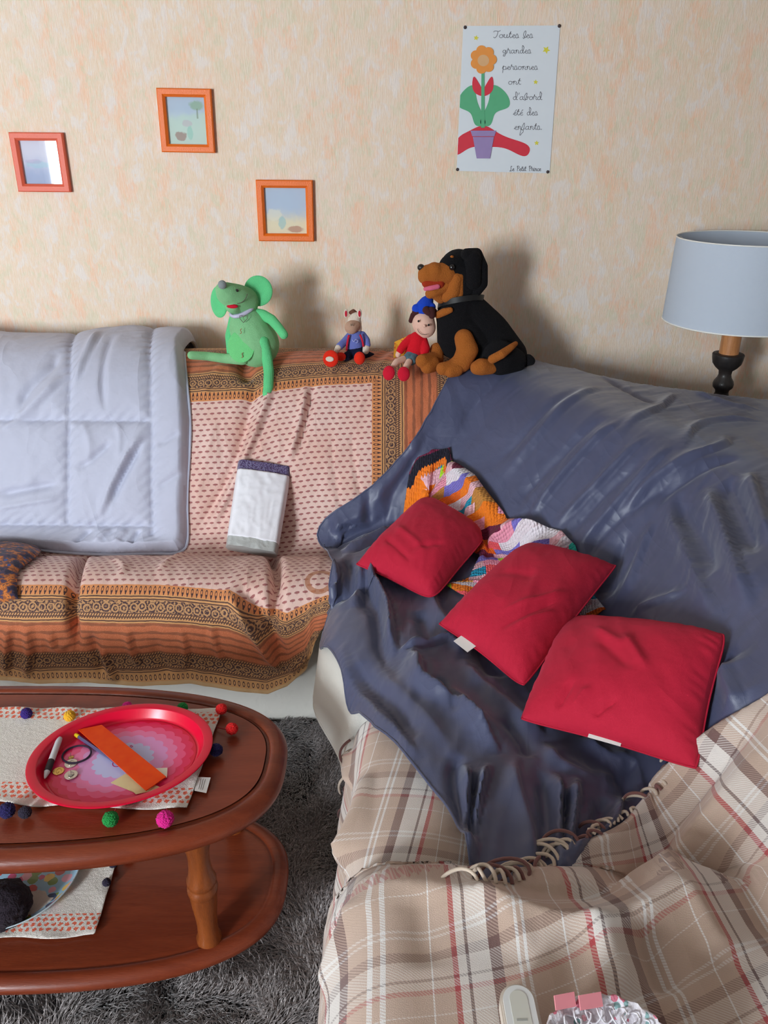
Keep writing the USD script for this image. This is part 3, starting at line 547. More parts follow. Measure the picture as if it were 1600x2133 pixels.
NEAR_FOLDS = [(CREST, .016, .032), ([(1040, 1890), (1130, 1890), (1230, 1890), (1330, 1855), (1400, 1770), (1470, 1680), (1560, 1580), (1640, 1500)], -.014, .026), ([(1150, 1850), (1250, 1790), (1340, 1730), (1410, 1650), (1500, 1575), (1620, 1490)], .012, .02),
              ([(790, 1890), (770, 1950), (750, 2020), (735, 2090)], .010, .03), ([(735, 1890), (705, 1940), (680, 2010)], .026, .030), ([(765, 1920), (745, 1990), (730, 2060)], -.030, .018),
              ([(870, 1890), (880, 1970), (890, 2060)], -.006, .04), ([(960, 1900), (1040, 1950), (1100, 2040)], .008, .03), ([(1200, 1960), (1260, 2030), (1300, 2120)], .012, .035), ([(1330, 1950), (1350, 2030), (1390, 2120)], -.016, .03), ([(1400, 1880), (1450, 1960), (1500, 2060)], .014, .04), ([(1500, 1800), (1560, 1900), (1620, 2020)], -.010, .04)]
def near_disp(q, db=None):
    return strokes(q, NEAR_FOLDS, near) + .010 * fb(q[:, 0] * 7, q[:, 1] * 7, 71) + .006
def near_uv(q):
    x = arm_x(q[:, 0]); s = np.log1p(np.exp((x - .15) * 14)) / 14; c = .46
    return np.stack([q[:, 0] - .005 + .35 * s * (q[:, 1] - .9), q[:, 1] - c * s + .02], 1)
def near_plaid():
    e = near.pick(FRINGE)
    poly = [(.10, .46), (arm_L - .02, .46), (arm_L - .02, e[-1][1])] + [tuple(r) for r in e[::-1]] + [(e[0][0] - .03, .935), (.30, .955), (.20, .95), (.10, .93)]
    mesh, uv = sheet(near, poly, .0075, near_disp, .004, .036, near_uv)
    t = thing('plaid_throw', 'beige plaid wool throw with a long fringe spread over the near arm of the sofa', 'throw', (.3, .7, 0))
    obj('cloth', mesh, M_plaid, t, smooth=True, uv=uv)
    c = curve(e, 300); L = np.r_[0, np.cumsum(np.linalg.norm(np.diff(near.f(c[:, 0], c[:, 1]), axis=0), axis=1))]; rng = np.random.default_rng(8)
    for s in np.arange(.002, min(L[-1], .62), .0135):
        k = np.searchsorted(L, s); q = c[min(k, 299)][None]; p = near.f(q[:, 0], q[:, 1])[0] + [0, 0, .038 + near_disp(q)[0]]
        long = 1.0 if s < .26 else .35; tdir = np.array([-.45, 1, 0]); tdir /= np.linalg.norm(tdir); r = rng.normal(size=4)
        a = p + tdir * .014 * long + [.006 * r[0], 0, .006 * long]; b = p + tdir * (.030 + .010 * r[1]) * long + [-.014 * long + .014 * r[2], .004 * r[3], -.003]; d = p + tdir * (.034 + .016 * r[1]) * long + [-.034 * long + .016 * r[2], (-.016 + .012 * r[3]) * long, -.014]
        m = cat_([tube(curve([p - tdir * .004, a, b, d], 12), [.0031] * 11 + [.0018], 6)])
        obj('tassel', m, M_fringe if rng.random() > .15 else M_fringe_red, t, smooth=True)
near_plaid()

# ------------------------------------------------------------------ crocheted blanket behind the cushions
def crochet():
    g = G(); u, v, _ = g.xyz(g.uvv())
    rowh, cellw = 0.032, 0.080
    n = g.noise(g.comb(u, v), 14.0, 2.0)
    vv = v + (u * 52.0).sin() * 0.010 + (n - 0.5) * 0.03; row = (vv / rowh).floor(); rid = g.node('white_noise_texture', 'value', dimensions='1D', w=row * 7.31 + 2.0)
    cid = (u / cellw + rid).floor(); wn = g.node('white_noise_texture', 'value', dimensions='2D', vector=g.comb(row, cid))
    pal = [srgb(*c) for c in ((255, 112, 10), (244, 234, 242), (248, 160, 184), (255, 92, 100), (186, 250, 50), (132, 122, 214), (24, 158, 196), (246, 236, 246), (255, 132, 20), (50, 200, 184), (116, 18, 60), (250, 196, 208), (246, 240, 248), (206, 140, 62))]
    c = g.ramp(wn, [(i / len(pal), p) for i, p in enumerate(pal)], False)
    ed = g.node('attribute', 'fac', attribute='edge'); saw = ((u / 0.009).frac() - 0.5).abs() * 0.009
    c = g.mix((ed + saw).lt(0.030), c, srgb(255, 132, 34)); c = g.mix((ed + saw * 0.6).lt(0.019), c, srgb(22, 20, 40)); c = g.mix(ed.lt(0.0035), c, srgb(120, 24, 66))
    st = g.node('voronoi_texture', 'distance', vector=g.comb(u / 0.0065, v / 0.0080), scale=1.0, randomness=0.30); h = g.smooth(st, 0.75, 0.05)
    c = g.mix(g.smooth(st, 0.42, 0.72) * 0.55, c, (0.03, 0.02, 0.03), 'multiply') if False else c
    return g.mat('crochet', g.pbr(c, 0.9, g.bump(h + g.noise(g.comb(u, v), 900.0, 2.0) * 0.3, 0.004), sheen_weight=0.05))
M_crochet = crochet()
def crochet_blanket():
    px = [(838, 1075), (846, 1020), (852, 985), (868, 955), (900, 942), (938, 938), (946, 962), (978, 984), (1010, 1005), (1040, 1045), (1062, 1075), (1072, 1092), (1105, 1100), (1150, 1110), (1185, 1118), (1212, 1146), (1222, 1175), (1255, 1260), (1285, 1290), (1240, 1320), (1110, 1260), (1030, 1255), (965, 1275), (926, 1252), (975, 1225), (1000, 1190), (900, 1130)]
    e = right.pick(px); poly = [tuple(r) for r in e]
    folds = [([(900, 960), (925, 1000), (950, 1060)], -.012, .02), ([(945, 965), (990, 1010), (1040, 1070), (1050, 1100)], .022, .02), ([(880, 990), (900, 1040)], .014, .02), ([(1000, 1040), (1005, 1100), (1015, 1150), (1000, 1200)], .02, .018), ([(1035, 1110), (1025, 1160), (1010, 1200)], -.016, .014),
             ([(1040, 1180), (1060, 1130), (1110, 1105), (1160, 1110)], .026, .02), ([(1075, 1115), (1050, 1150), (1040, 1200)], -.01, .014), ([(1180, 1120), (1200, 1150)], .012, .02)]
    def disp(q, db): return blue_disp(q) + .010 * (1 - np.exp(-db / .02)) + np.maximum(strokes(q, folds, right), -.006) + .008 * fb(q[:, 0] * 22, q[:, 1] * 22, 81) + .004
    a = math.radians(-6)
    mesh, uv = sheet(right, poly, .0055, disp, .006, .036, lambda q: np.stack([q[:, 0] * math.cos(a) + q[:, 1] * math.sin(a), (-q[:, 0] * math.sin(a) + q[:, 1] * math.cos(a)) * 1.45], 1))
    t = thing('crochet_blanket', 'multicoloured crocheted blanket bunched behind the red cushions', 'blanket', (.4, 2, 0))
    o = obj('cloth', mesh, M_crochet, t, smooth=True, uv=uv)
    top = right.pick(px[2:7]); top = curve(top, 120); V, F_ = sheet(right, poly, .0055, None, .006, 0.0)[0]
    q = V[:len(V) // 2, :2]; d = cKDTree(top).query(q)[0]; d = np.r_[d, d].astype(np.float32)
    UsdGeom.PrimvarsAPI(o).CreatePrimvar('edge', Sdf.ValueTypeNames.FloatArray, 'vertex').Set(Vt.FloatArray.FromNumpy(d))
crochet_blanket()

# ------------------------------------------------------------------ red cushions
def red_cotton():
    g = G(); p = g.pos(); c = g.mix(g.noise(p, 8.0, 3.0), srgb(178, 8, 44), srgb(194, 12, 54)); h = g.noise(p, 1100.0, 2.0) * 0.12 + g.noise(p, 60.0, 4.0, 0.6) * .3 + g.crease(p, 9.0, (1, .5, 1), (.2, .3, .6), 1.0) * .6
    return g.mat('red_cotton', g.pbr(c, 0.85, g.bump(h, 0.0030), sheen_weight=0.15, sheen_tint=srgb(255, 120, 150)))
M_red = red_cotton(); M_tag = plain('tag_cloth', srgb(232, 230, 226), 0.7)
def cushion(corners, label, tag_edge, tag_at, folds, seed, T1=.078, T0=.040, rnd=(0, .1, .1, .1)):
    A, B, C, D = [np.asarray(c, float) for c in corners]                # left, top, right, bottom as seen
    nrm = np.cross(C - A, B - D); nrm /= np.linalg.norm(nrm); nrm *= np.sign(nrm[2])
    n = 72; w = np.sin(np.linspace(-np.pi / 2, np.pi / 2, n)); w = .5 * w + .5 * np.linspace(-1, 1, n); U, V = np.meshgrid(w, w, indexing='ij')
    pinch = .055; cr = np.abs(U) ** 5 * np.abs(V) ** 5; kc = np.where(U < 0, np.where(V < 0, rnd[0], rnd[1]), np.where(V < 0, rnd[3], rnd[2])) * cr
    x = U * (1 - kc) * (1 - pinch * (1 - V ** 2) * np.abs(U) ** 2); y = V * (1 - kc) * (1 - pinch * (1 - U ** 2) * np.abs(V) ** 2)
    s, t = (x + 1) / 2, (y + 1) / 2
    P = ((1 - s) * (1 - t))[..., None] * A + ((1 - s) * t)[..., None] * B + (s * t)[..., None] * C + (s * (1 - t))[..., None] * D
    prof = ((1 - np.abs(U) ** 2.6) * (1 - np.abs(V) ** 2.6)); h = np.maximum(prof, 0) ** .55
    e = np.minimum(1 - np.abs(U), 1 - np.abs(V)); ang = np.where(1 - np.abs(U) < 1 - np.abs(V), V, U)
    puck = .006 * np.sin(ang * 34 + seed + 2 * np.sin(ang * 9)) * np.exp(-(e / .10) ** 2) * np.clip(e / .02, 0, 1) * (1 - np.abs(ang) ** 3)
    wr = .010 * fb(U * 2.2 + seed, V * 2.2, seed) + .007 * ridged(U * 2.4 + seed + V, V * 1.6, seed + 1, 2) * np.clip(e * 4, 0, 1)
    for (u0, v0, u1, v1, amp, wd) in folds:
        a = np.array([u0, v0]); b = np.array([u1, v1]); q = np.stack([U, V], -1); k = np.clip(((q - a) @ (b - a)) / ((b - a) @ (b - a)), 0, 1); d = np.linalg.norm(q - (a + k[..., None] * (b - a)), axis=-1)
        wr = wr + 1.25 * amp * np.exp(-(d / (.75 * wd)) ** 1.5) * np.clip(np.minimum(k, 1 - k) * 4, 0, 1)
    top = P + nrm * (h * T1 + (wr + puck) * np.clip(e * 6, 0, 1))[..., None]; bot = P - nrm * (h * T0)[..., None]
    v1, f1 = grid_mesh(top[..., 0], top[..., 1], top[..., 2]); v2, f2 = grid_mesh(bot[..., 0], bot[..., 1], bot[..., 2])
    m = trimesh.Trimesh(np.vstack([v1, v2]), np.vstack([f1[:, ::-1], f2 + len(v1)]), process=False); m.merge_vertices(); m.fix_normals()
    o = thing('cushion', label, 'cushion', tuple(np.mean([A, B, C, D], 0)), group='red cushions on the blue sheet')
    cv = obj('cover', m, M_red, o, smooth=True)
    seam = np.vstack([P[0, :-1], P[:-1, -1], P[-1, ::-1][:-1], P[::-1, 0]]); obj('seam', tube(seam, .0022, 5, False), M_red, cv, smooth=True)
    if tag_edge is not None:
        a, b = (A, D) if tag_edge == 'AD' else (D, C); k0, k1, off = tag_at; p0 = a + (b - a) * k0; p1 = a + (b - a) * k1; out = np.cross(nrm, b - a); out /= np.linalg.norm(out); out *= np.sign(out @ (p0 - np.mean([A, B, C, D], 0)))
        p0, p1 = p0 - out * .012, p1 - out * .012; dn = np.array([0, 0, -1.0]) * .002
        q = np.array([p0, p1, p1 + out * off + dn, p0 + out * off + dn]) + nrm * .006
        obj('care_tag', cat_([(np.vstack([q, q + nrm * .0012]), np.array([[0, 1, 2], [0, 2, 3], [4, 6, 5], [4, 7, 6], [0, 4, 5], [0, 5, 1], [1, 5, 6], [1, 6, 2], [2, 6, 7], [2, 7, 3], [3, 7, 4], [3, 4, 0]]))]), M_tag, o, smooth=False, label='white care tag')
cushion([above(740, 1176, .055), above(888, 1034, .075), above(1022, 1112, .085), above(902, 1256, .055)], 'red square cushion farthest into the corner, in front of the crocheted blanket', None, None,
        [(-.6, -.3, .5, -.5, .006, .08), (-.7, -.55, .3, -.75, -.006, .06), (.1, -.6, .7, -.1, -.005, .07)], 3, rnd=(.02, .10, .16, .12))
cushion([above(912, 1300, .060), above(1096, 1134, .095), above(1288, 1176, .100), above(1090, 1440, .060)], 'red square cushion in the middle with a white tag on its lower edge', 'AD', (.26, .43, .024),
        [(.2, -.8, .8, .0, -.007, .05), (.1, -.6, .9, .2, .006, .06), (.4, -.7, .9, -.1, .006, .04), (-.5, -.1, .3, .1, -.004, .1)], 11, rnd=(.02, .10, .03, .06))
cushion([above(1078, 1500, .055), above(1178, 1286, .075), above(1522, 1316, .085), above(1456, 1608, .065)], 'largest red cushion nearest the camera, beside the plaid throw', 'AD', (.42, .60, .008),
        [(-.3, .4, .2, .1, .007, .07), (.1, .35, .45, -.15, .009, .06), (-.2, .2, .3, -.2, -.006, .08), (-.5, -.9, -.3, -.5, -.008, .05), (-.1, -.9, .2, -.6, -.008, .05), (-.3, -.9, -.1, -.55, .006, .05)], 23, rnd=(.04, .20, .06, .04))

# ------------------------------------------------------------------ folded white cover and dark scarf on the left run
def package():
    c = [(470, 1138), (497, 965), (608, 980), (577, 1158)]
    bl, tl, tr, br = at_y(470, 1140, 2.085), at_y(496, 962, 2.275), at_y(608, 978, 2.285), at_y(578, 1158, 2.085)
    n = np.cross(br - bl, tl - bl); n /= np.linalg.norm(n); n *= -np.sign(n[1])
    def slab(t0, t1, front_t, back_t, bulge=.010, wr=.006, seed=0, ins=0.0):
        k, m = 40, 70; s, t = np.meshgrid(np.linspace(0, 1, k), np.linspace(t0, t1, m), indexing='ij')
        P = ((1 - s) * (1 - t))[..., None] * bl + ((1 - s) * t)[..., None] * tl + (s * t)[..., None] * tr + (s * (1 - t))[..., None] * br
        e = np.minimum(s, 1 - s); r = np.sqrt(np.clip(1 - (1 - np.clip(e / .10, 0, 1)) ** 2, 0, 1))
        te = np.minimum((t - t0), (t1 - t)) / (t1 - t0); r = r * np.sqrt(np.clip(1 - (1 - np.clip(te / .035, 0, 1)) ** 2, 0, 1))
        w = wr * (ridged(s * 2.2 + t * 3.4, t * 3.5 - s * 1.5, seed, 3) + .8 * ridged(s * 6, t * 2.0, seed + 3, 2)); f_ = P + n * (front_t * r + (w + bulge * np.sin(np.pi * s)) * r)[..., None]; b_ = P - n * (back_t * r)[..., None]
        v1, f1 = grid_mesh(f_[..., 0], f_[..., 1], f_[..., 2]); v2, f2 = grid_mesh(b_[..., 0], b_[..., 1], b_[..., 2]); mm = trimesh.Trimesh(np.vstack([v1, v2]), np.vstack([f1, f2[:, ::-1] + len(v1)]), process=False); mm.merge_vertices(); mm.fix_normals(); return mm
    t = thing('folded_cover', 'folded white cotton cover with a plum knitted edge leaning on the left sofa back', 'bed cover', tuple((bl + br) / 2))
    obj('body', slab(.09, .90, .030, .030, .006, .007, 4), cloth_mat('white_crumpled_cotton', srgb(236, 235, 242), .0012, .02), t, smooth=True)
    g = G(); p = g.pos(); nz = g.noise(g.scalev(p, (1, 1, .3)), 260.0, 2.0); cc = g.ramp(nz, [(.35, srgb(60, 40, 80)), (.5, srgb(92, 74, 118)), (.6, srgb(128, 126, 160)), (.7, srgb(76, 34, 76))])
    obj('knitted_edge', slab(.86, 1.0, .024, .030, .004, .004, 9), g.mat('plum_knit', g.pbr(cc, .95, g.bump(nz, .004), sheen_weight=.3)), t, smooth=True, label='plum knitted edge')
    obj('plastic_bag', slab(.0, .12, .028, .030, .006, .010, 14), plain('grey_plastic', srgb(176, 178, 176), .3, .002, 60), t, smooth=True, label='grey plastic wrapping at the bottom')
package()
def scarf():
    px = [(0, 1143), (30, 1141), (62, 1148), (88, 1158), (82, 1178), (60, 1195), (44, 1208), (44, 1232), (48, 1252), (20, 1258), (0, 1258)]
    e = left.pick(px); poly = [(-1.45, e[0][1])] + [tuple(r) for r in e] + [(-1.45, e[-1][1])]
    def disp(q, db): return .022 * (1 - np.exp(-db / .02)) + .020 * ridged(q[:, 0] * 11 + q[:, 1] * 5, q[:, 1] * 9, 91, 2) * np.clip(db / .01, 0, 1) + .012
    mesh, uv = sheet(left, poly, .007, disp, .006, .018)
    g = G(); u, v, _ = g.xyz(g.uvv()); n = g.noise(g.comb(u * .6, v), 60.0, 3.0, .6); vo = g.node('voronoi_texture', 'distance', vector=g.comb(u, v), scale=34.0); c = g.ramp(n, [(.3, srgb(40, 34, 62)), (.42, srgb(70, 56, 84)), (.5, srgb(150, 84, 44)), (.56, srgb(206, 120, 50)), (.62, srgb(110, 70, 60)), (.7, srgb(170, 150, 140))], False)
    c = g.mix(g.smooth(vo, .18, .12), c, srgb(52, 84, 158)); t = thing('scarf', 'dark patterned scarf with orange and blue motifs bunched below the quilt', 'scarf', (-1.3, 2, .4))
    obj('cloth', mesh, g.mat('scarf_print', g.pbr(c, .85, g.bump(g.noise(g.pos(), 700.0, 2.0), .001), sheen_weight=.2)), t, smooth=True, uv=uv)
    rng = np.random.default_rng(3); E_ = curve(e[2:6], 24)
    for k in range(3, 22, 2):
        p = left.f(E_[k:k + 1, 0], E_[k:k + 1, 1])[0] + [0, -.02, .03]; d = np.array([.018, -.004, -.006]) * (1 + .5 * rng.random()) + rng.normal(size=3) * .004
        obj('fringe_thread', tube(curve([p, p + d * .6 + [0, 0, .004], p + d], 6), .0009, 5), M_fringe_red, t, smooth=True)
scarf()

# ------------------------------------------------------------------ coffee table
def wood(name, dark, light, rough=0.34, axis=(1, 12, 12), coat=0.15):
    g = G(); p = g.pos(); v = g.scalev(p, axis); n = g.noise(v, 3.0, 4.0, .6, distortion=.6); fine = g.noise(g.scalev(p, tuple(a * 6 for a in axis)), 9.0, 2.0)
    c = g.mix(g.smooth(n + (fine - .5) * .35, .3, .72), dark, light)
    return g.mat(name, g.pbr(c, rough, g.bump(fine, .0003), coat_weight=coat, coat_roughness=.15, specular_ior_level=.3))
M_top = wood('mahogany_top', srgb(118, 48, 28), srgb(130, 56, 34)); M_rim = wood('mahogany_rim', srgb(110, 46, 26), srgb(126, 56, 32)); M_leg = wood('turned_leg_wood', srgb(116, 58, 26), srgb(138, 72, 32), axis=(12, 12, 1.5))
TX, TY, TA, TB, TN = -.79, 1.22, .60, .245, 2.7
def oval(a, b, n=2.7, k=160):
    t = np.linspace(0, 2 * np.pi, k, endpoint=False); return np.stack([TX + a * np.sign(np.cos(t)) * np.abs(np.cos(t)) ** (2 / n), TY + b * np.sign(np.sin(t)) * np.abs(np.sin(t)) ** (2 / n)], 1)
def oval_stack(rings, a, b, k=160):
    """Rings of (inset, z) from the top's middle outwards and under."""
    v, f = [], []
    for d, z in rings: v.append(np.c_[oval(a - d, b - d, TN, k), np.full(k, z)])
    for i in range(len(rings) - 1):
        j = np.arange(k); q = (j + 1) % k; f.append(np.stack([i * k + j, (i + 1) * k + j, (i + 1) * k + q], 1)); f.append(np.stack([i * k + j, (i + 1) * k + q, i * k + q], 1))
    n = k * len(rings); j = np.arange(k); q = (j + 1) % k; v.append(np.array([[TX, TY, rings[0][1]], [TX, TY, rings[-1][1]]])); e = (len(rings) - 1) * k
    f.append(np.stack([np.full(k, n), j, q], 1)); f.append(np.stack([np.full(k, n + 1), e + q, e + j], 1)); return np.vstack(v), np.vstack(f)
table = thing('coffee_table', 'oval reddish-brown wooden coffee table with a lower shelf and turned legs', 'coffee table', (TX, TY, 0))
obj('tabletop', oval_stack([(.044, .4500), (.043, .4500), (.001 + .04, .4502), (.0395, .4502)], TA, TB), M_top, table, smooth=25)
obj('moulded_rim', oval_stack([(.060, .4480), (.0395, .4484), (.037, .4470), (.034, .4470), (.0315, .4515), (.024, .4530), (.014, .4510), (.005, .4455), (.000, .4370), (.001, .4270), (.006, .4195), (.0065, .4165), (.013, .4110), (.03, .4080), (.10, .4080)], TA, TB), M_rim, table, smooth=50)
obj('apron', oval_stack([(.075, .409), (.06, .4089), (.06, .375), (.075, .3745)], TA, TB), M_rim, table)
obj('shelf', oval_stack([(.046, .130), (.040, .1304), (.037, .1286), (.034, .1286), (.031, .1318), (.02, .1325), (.008, .1275), (.002, .119), (.002, .110), (.010, .100), (.03, .096), (.12, .096)], TA - .012, TB - .002), M_rim, table, smooth=50)
leg = [(0, .129), (.024, .129), (.024, .140), (.020, .150), (.0195, .175), (.021, .200), (.0245, .235), (.026, .255), (.0265, .262), (.0285, .266), (.0285, .274), (.025, .278), (.025, .283), (.0275, .287), (.0275, .295), (.0245, .300), (.021, .322), (.0195, .345), (.021, .365), (.025, .385), (.026, .395), (.026, .4085), (0, .4085)]
for sx, sy in ((1, -1), (1, 1), (-1, -1), (-1, 1)):
    x, y = TX + sx * .450, TY + sy * .140; obj('leg', lathe(leg, 28, (x, y, 0)), M_leg, table, smooth=50)
    obj('foot', lathe([(0, .0), (.026, .0), (.034, .03), (.03, .07), (.022, .085), (.03, .097), (0, .097)], 24, (TX + sx * .36, TY + sy * .09, 0)), M_leg, table, smooth=50)

# printed mat with pompoms, on the table top and on the shelf
def mat_print(name, lo, hi):
    g = G(); u, v, _ = g.xyz(g.uvv())                            # v: 0 at the near edge, 1 at the far edge
    px, py = .0135, .0115; row = (v / py).floor(); fx = (u / px + row * .5).frac() - .5; fy = (v / py).frac() - .5; n = g.noise(g.comb(u, v), 240.0, 2.0); w = g.noise(g.comb(u, v), 90.0, 2.0)
    b1 = g.smooth((fx.abs() * 2.3).pow(2.0) + (fy.abs() * 2.0).pow(2.0) + (n - .5) * 2.6, .62, .42)
    e = v.min(g.math('subtract', hi, v)); band = (e.gt(.012)) * (e.lt(.052)) * b1
    c = g.mix(band, g.mix(w * .5, srgb(228, 222, 214), srgb(212, 200, 190)), srgb(228, 100, 66)); thr = g.noise(g.comb(u * .5, v), 900.0, 2.0)
    return g.mat(name, g.pbr(c, .9, g.bump(thr + g.noise(g.comb(u, v), 120.0, 3.0) * 1.5, .0015), sheen_weight=.2))
POM = {k: cloth_mat('pompom_' + k, srgb(*c), 0.0016, .15, .95, .04, .003) for k, c in dict(violet=(52, 22, 120), yellow=(238, 176, 34), magenta=(226, 24, 140), green=(20, 142, 62), red=(232, 22, 24), navy=(30, 20, 84), black=(38, 30, 52)).items()}
M_thread = plain('pompom_thread', srgb(150, 40, 44), .9)
def pompom(parent, px, py, z, r, colour, anchor=None):
    p = at_z(px, py, z + r); v, f = ball((0, 0, 0), 1.0, 4); d = .88 + .24 * meshkit.noise(v * 7 + px, 3); pm = obj('pompom', (v * d[:, None] * r * [1, 1, .95] + p, f), POM[colour], parent, smooth=True, label=f'{colour} pompom')
    if anchor is not None:
        a = np.array([anchor[0], anchor[1], z + .002]); obj('pompom_thread', tube(np.array([p - [0, 0, r * .4], (p + a) / 2 + [0, 0, -.002], a]), .0011, 5), M_thread, pm, smooth=True)
def cotton_mat(name, label, px, z, mname, poms, tagq, loc, group=None, wave=.004):
    c = [at_z(x, y, z)[:2] for x, y in px]; (far_r, near_r, near_l, far_l) = c[0], c[1], c[2], c[3]
    ax = near_l - near_r; ax /= np.linalg.norm(ax); nr = np.array([-ax[1], ax[0]]); nr *= np.sign(nr @ (far_r - near_r)); H_ = (far_r - near_r) @ nr
    flat = Surf(lambda u, v: np.stack([u, v, np.full_like(u, z)], -1), -1.4, -.2, .9, 1.5, 60)
    ext = .55; right_e = [near_r + (far_r - near_r) * k for k in np.linspace(0, 1, 12)]; near_e = [near_r + (near_l + ax * ext - near_r) * k for k in np.linspace(0, 1, 60)][::-1]; far_e = [far_r + (far_l + ax * ext - far_r) * k for k in np.linspace(0, 1, 60)]
    near_e = [p + nr * wave * math.sin(k * .55 + 1) for k, p in enumerate(near_e)]; clipped = Polygon(near_e + right_e[1:] + far_e[1:]).intersection(Polygon(oval(TA - .02, TB - .01)))
    t = thing(name, label, 'table mat', (-.7, 1.2, z), group=group)
    def disp(q, db): return .0018 * (1 + np.sin(q[:, 0] * 60 + q[:, 1] * 90)) * np.exp(-db / .02) + .0008 * (1 + 2 * fb(q[:, 0] * 25, q[:, 1] * 25, 5))
    mesh, uv = sheet(flat, np.array(clipped.exterior.coords)[:-1], .007, disp, .0026, .0030, lambda q: np.stack([(q - near_r) @ ax, (q - near_r) @ nr], 1))
    obj('cloth', mesh, mat_print(mname, 0.0, float(H_)), t, smooth=True, uv=uv)
    P = Polygon(clipped.exterior)
    for x, y, r, col in poms:
        a = P.exterior.interpolate(P.exterior.project(shapely.Point(*at_z(x, y, z)[:2]))).coords[0]; pompom(t, x, y, z + .0005, r, col, a)
    if tagq:
        q = np.array([at_z(x, y, z + .003) for x, y in tagq]); tg = obj('care_tag', (np.vstack([q, q + [0, 0, .0008]]), np.array([[0, 2, 1], [0, 3, 2], [4, 5, 6], [4, 6, 7], [0, 1, 5], [0, 5, 4], [1, 2, 6], [1, 6, 5], [2, 3, 7], [2, 7, 6], [3, 0, 4], [3, 4, 7]])), M_tag, t, smooth=False, label='white care tag')
        g0, g1 = q[0] * .8 + q[1] * .2, q[3] * .8 + q[2] * .2
        obj('tag_lettering', cat_([tube(np.array([g0 + (q[1] - q[0]) * a + (q[3] - q[0]) * .15 + [0, 0, .001], g1 + (q[2] - q[3]) * a - (q[3] - q[0]) * .15 + [0, 0, .001]]), .0005, 4) for a in (.15, .3, .45)]), plain('grey_print', srgb(150, 146, 142), .8), tg)
    return t
cotton_mat('table_mat', 'white cotton mat with orange prints and pompoms under the red tray', [(463, 1480), (389, 1690), (0, 1676), (0, 1491)], .4535, 'mat_print_top',
           [(55, 1486, .0115, 'violet'), (145, 1491, .0115, 'yellow'), (265, 1472, .0105, 'magenta'), (380, 1474, .0110, 'green'), (461, 1477, .0115, 'red'), (483, 1518, .0120, 'red'), (450, 1562, .0125, 'navy'), (230, 1706, .0135, 'green'), (344, 1706, .0150, 'magenta'), (14, 1688, .0140, 'navy'), (52, 1692, .0110, 'black')],
           [(408, 1619), (439, 1620), (430, 1652), (405, 1647)], None)
cotton_mat('table_mat', 'white cotton mat with orange prints on the lower shelf of the table', [(262, 1735), (197, 1953), (0, 1958), (0, 1730)], .1335, 'mat_print_shelf',
           [(265, 1772, .0120, 'red'), (236, 1800, .0085, 'black'), (222, 1838, .0085, 'black')], None, None)

# red tray and what lies in it
TRX, TRY, TRZ, TRK = -.500, 1.208, .4610, .951
def tray_form(m): return moved(m, T(TRX, TRY, TRZ) @ R((0, 0, 1), 14) @ np.diag([TRK * 1.10, TRK * .91, 1, 1]) @ T(-TRX, -TRY, -TRZ))
def tray_art():
    g = G(); x, y, z = g.xyz(g.pos()); dx, dy = x - TRX, y - TRY; dx, dy = (dx * .9703 + dy * .2419) / (TRK * 1.10), (dy * .9703 - dx * .2419) / (TRK * .91); r = (dx * dx + dy * dy).sqrt(); th = g.math('arctan2', dy, dx)
    c = srgb(214, 20, 62)
    for rad, n, col in ((.127, 26, (226, 40, 92)), (.113, 24, (236, 84, 132)), (.098, 22, (234, 122, 170)), (.081, 18, (222, 150, 204)), (.056, 16, (196, 196, 238))):
        c = g.mix((r - (th * (n / 2.0)).sin().abs() * .006).lt(rad - .006), c, srgb(*col))
    return g.mat('tray_print', g.pbr(c, .3, specular_ior_level=.35))
M_tray = plain('red_enamel', srgb(212, 8, 50), .28, specular_ior_level=.4)
tray = thing('tray', 'round red metal tray with a scalloped pink print, on the mat of the table', 'tray', (TRX, TRY, TRZ))
obj('base', tray_form(lathe([(0, 0), (.130, 0), (.132, .0006), (.130, .0016), (0, .0016)], 96, (TRX, TRY, TRZ))), tray_art(), tray, smooth=40)
obj('rim', tray_form(lathe([(.128, 0), (.134, .0005), (.1385, .004), (.1455, .0205), (.1475, .0225), (.160, .0235), (.1632, .0225), (.1632, .0205), (.1590, .0215), (.148, .0208), (.1460, .0185), (.1375, .0008), (.134, -.0012), (.128, -.0012), (.128, 0)], 128, (TRX, TRY, TRZ))), M_tray, tray, smooth=40)
M_ink = plain('tray_lettering', srgb(196, 40, 110), .4)
def on_plane(mesh, p, rz): return moved(mesh, T(*p) @ R((0, 0, 1), rz))
fl = TRZ + .0016
c0 = at_z(245, 1590, fl); ring = trimesh.creation.annulus(.0085, .0100, .0005); obj('printed_emblem', cat_([on_plane(ring, c0, 0), on_plane(moved(meshkit.text_mesh('C', .008, .0005), T(-.003, -.004, 0)), c0, 42)]), M_ink, tray, smooth=False)
c0 = at_z(268, 1560, fl); obj('printed_letters', on_plane(meshkit.text_mesh('ts', .009, .0005), c0, 42), M_ink, tray, smooth=False)
h0 = at_z(248, 1490, TRZ + .012); d_ = np.array([TRX, TRY, h0[2]]) - h0; d_ /= np.linalg.norm(d_); hole = lathe([(0, 0), (.0034, 0), (.0034, .0008), (0, .0010)], 20)
rr = .1400 * .93; hdir = -d_; obj('hanging_hole', moved(hole, T(TRX + hdir[0] * rr, TRY + hdir[1] * rr, TRZ + .0128) @ trimesh.geometry.align_vectors([0, 0, 1], d_ * .85 + [0, 0, .55])), M_tag, tray, label='pale hole for hanging')
def along(prof, a, b, n=24):
    a, b = np.asarray(a), np.asarray(b); L = np.linalg.norm(b - a); m = lathe([(r, t * L) for r, t in prof], n); return moved(m, T(*a) @ trimesh.geometry.align_vectors([0, 0, 1], (b - a) / L))
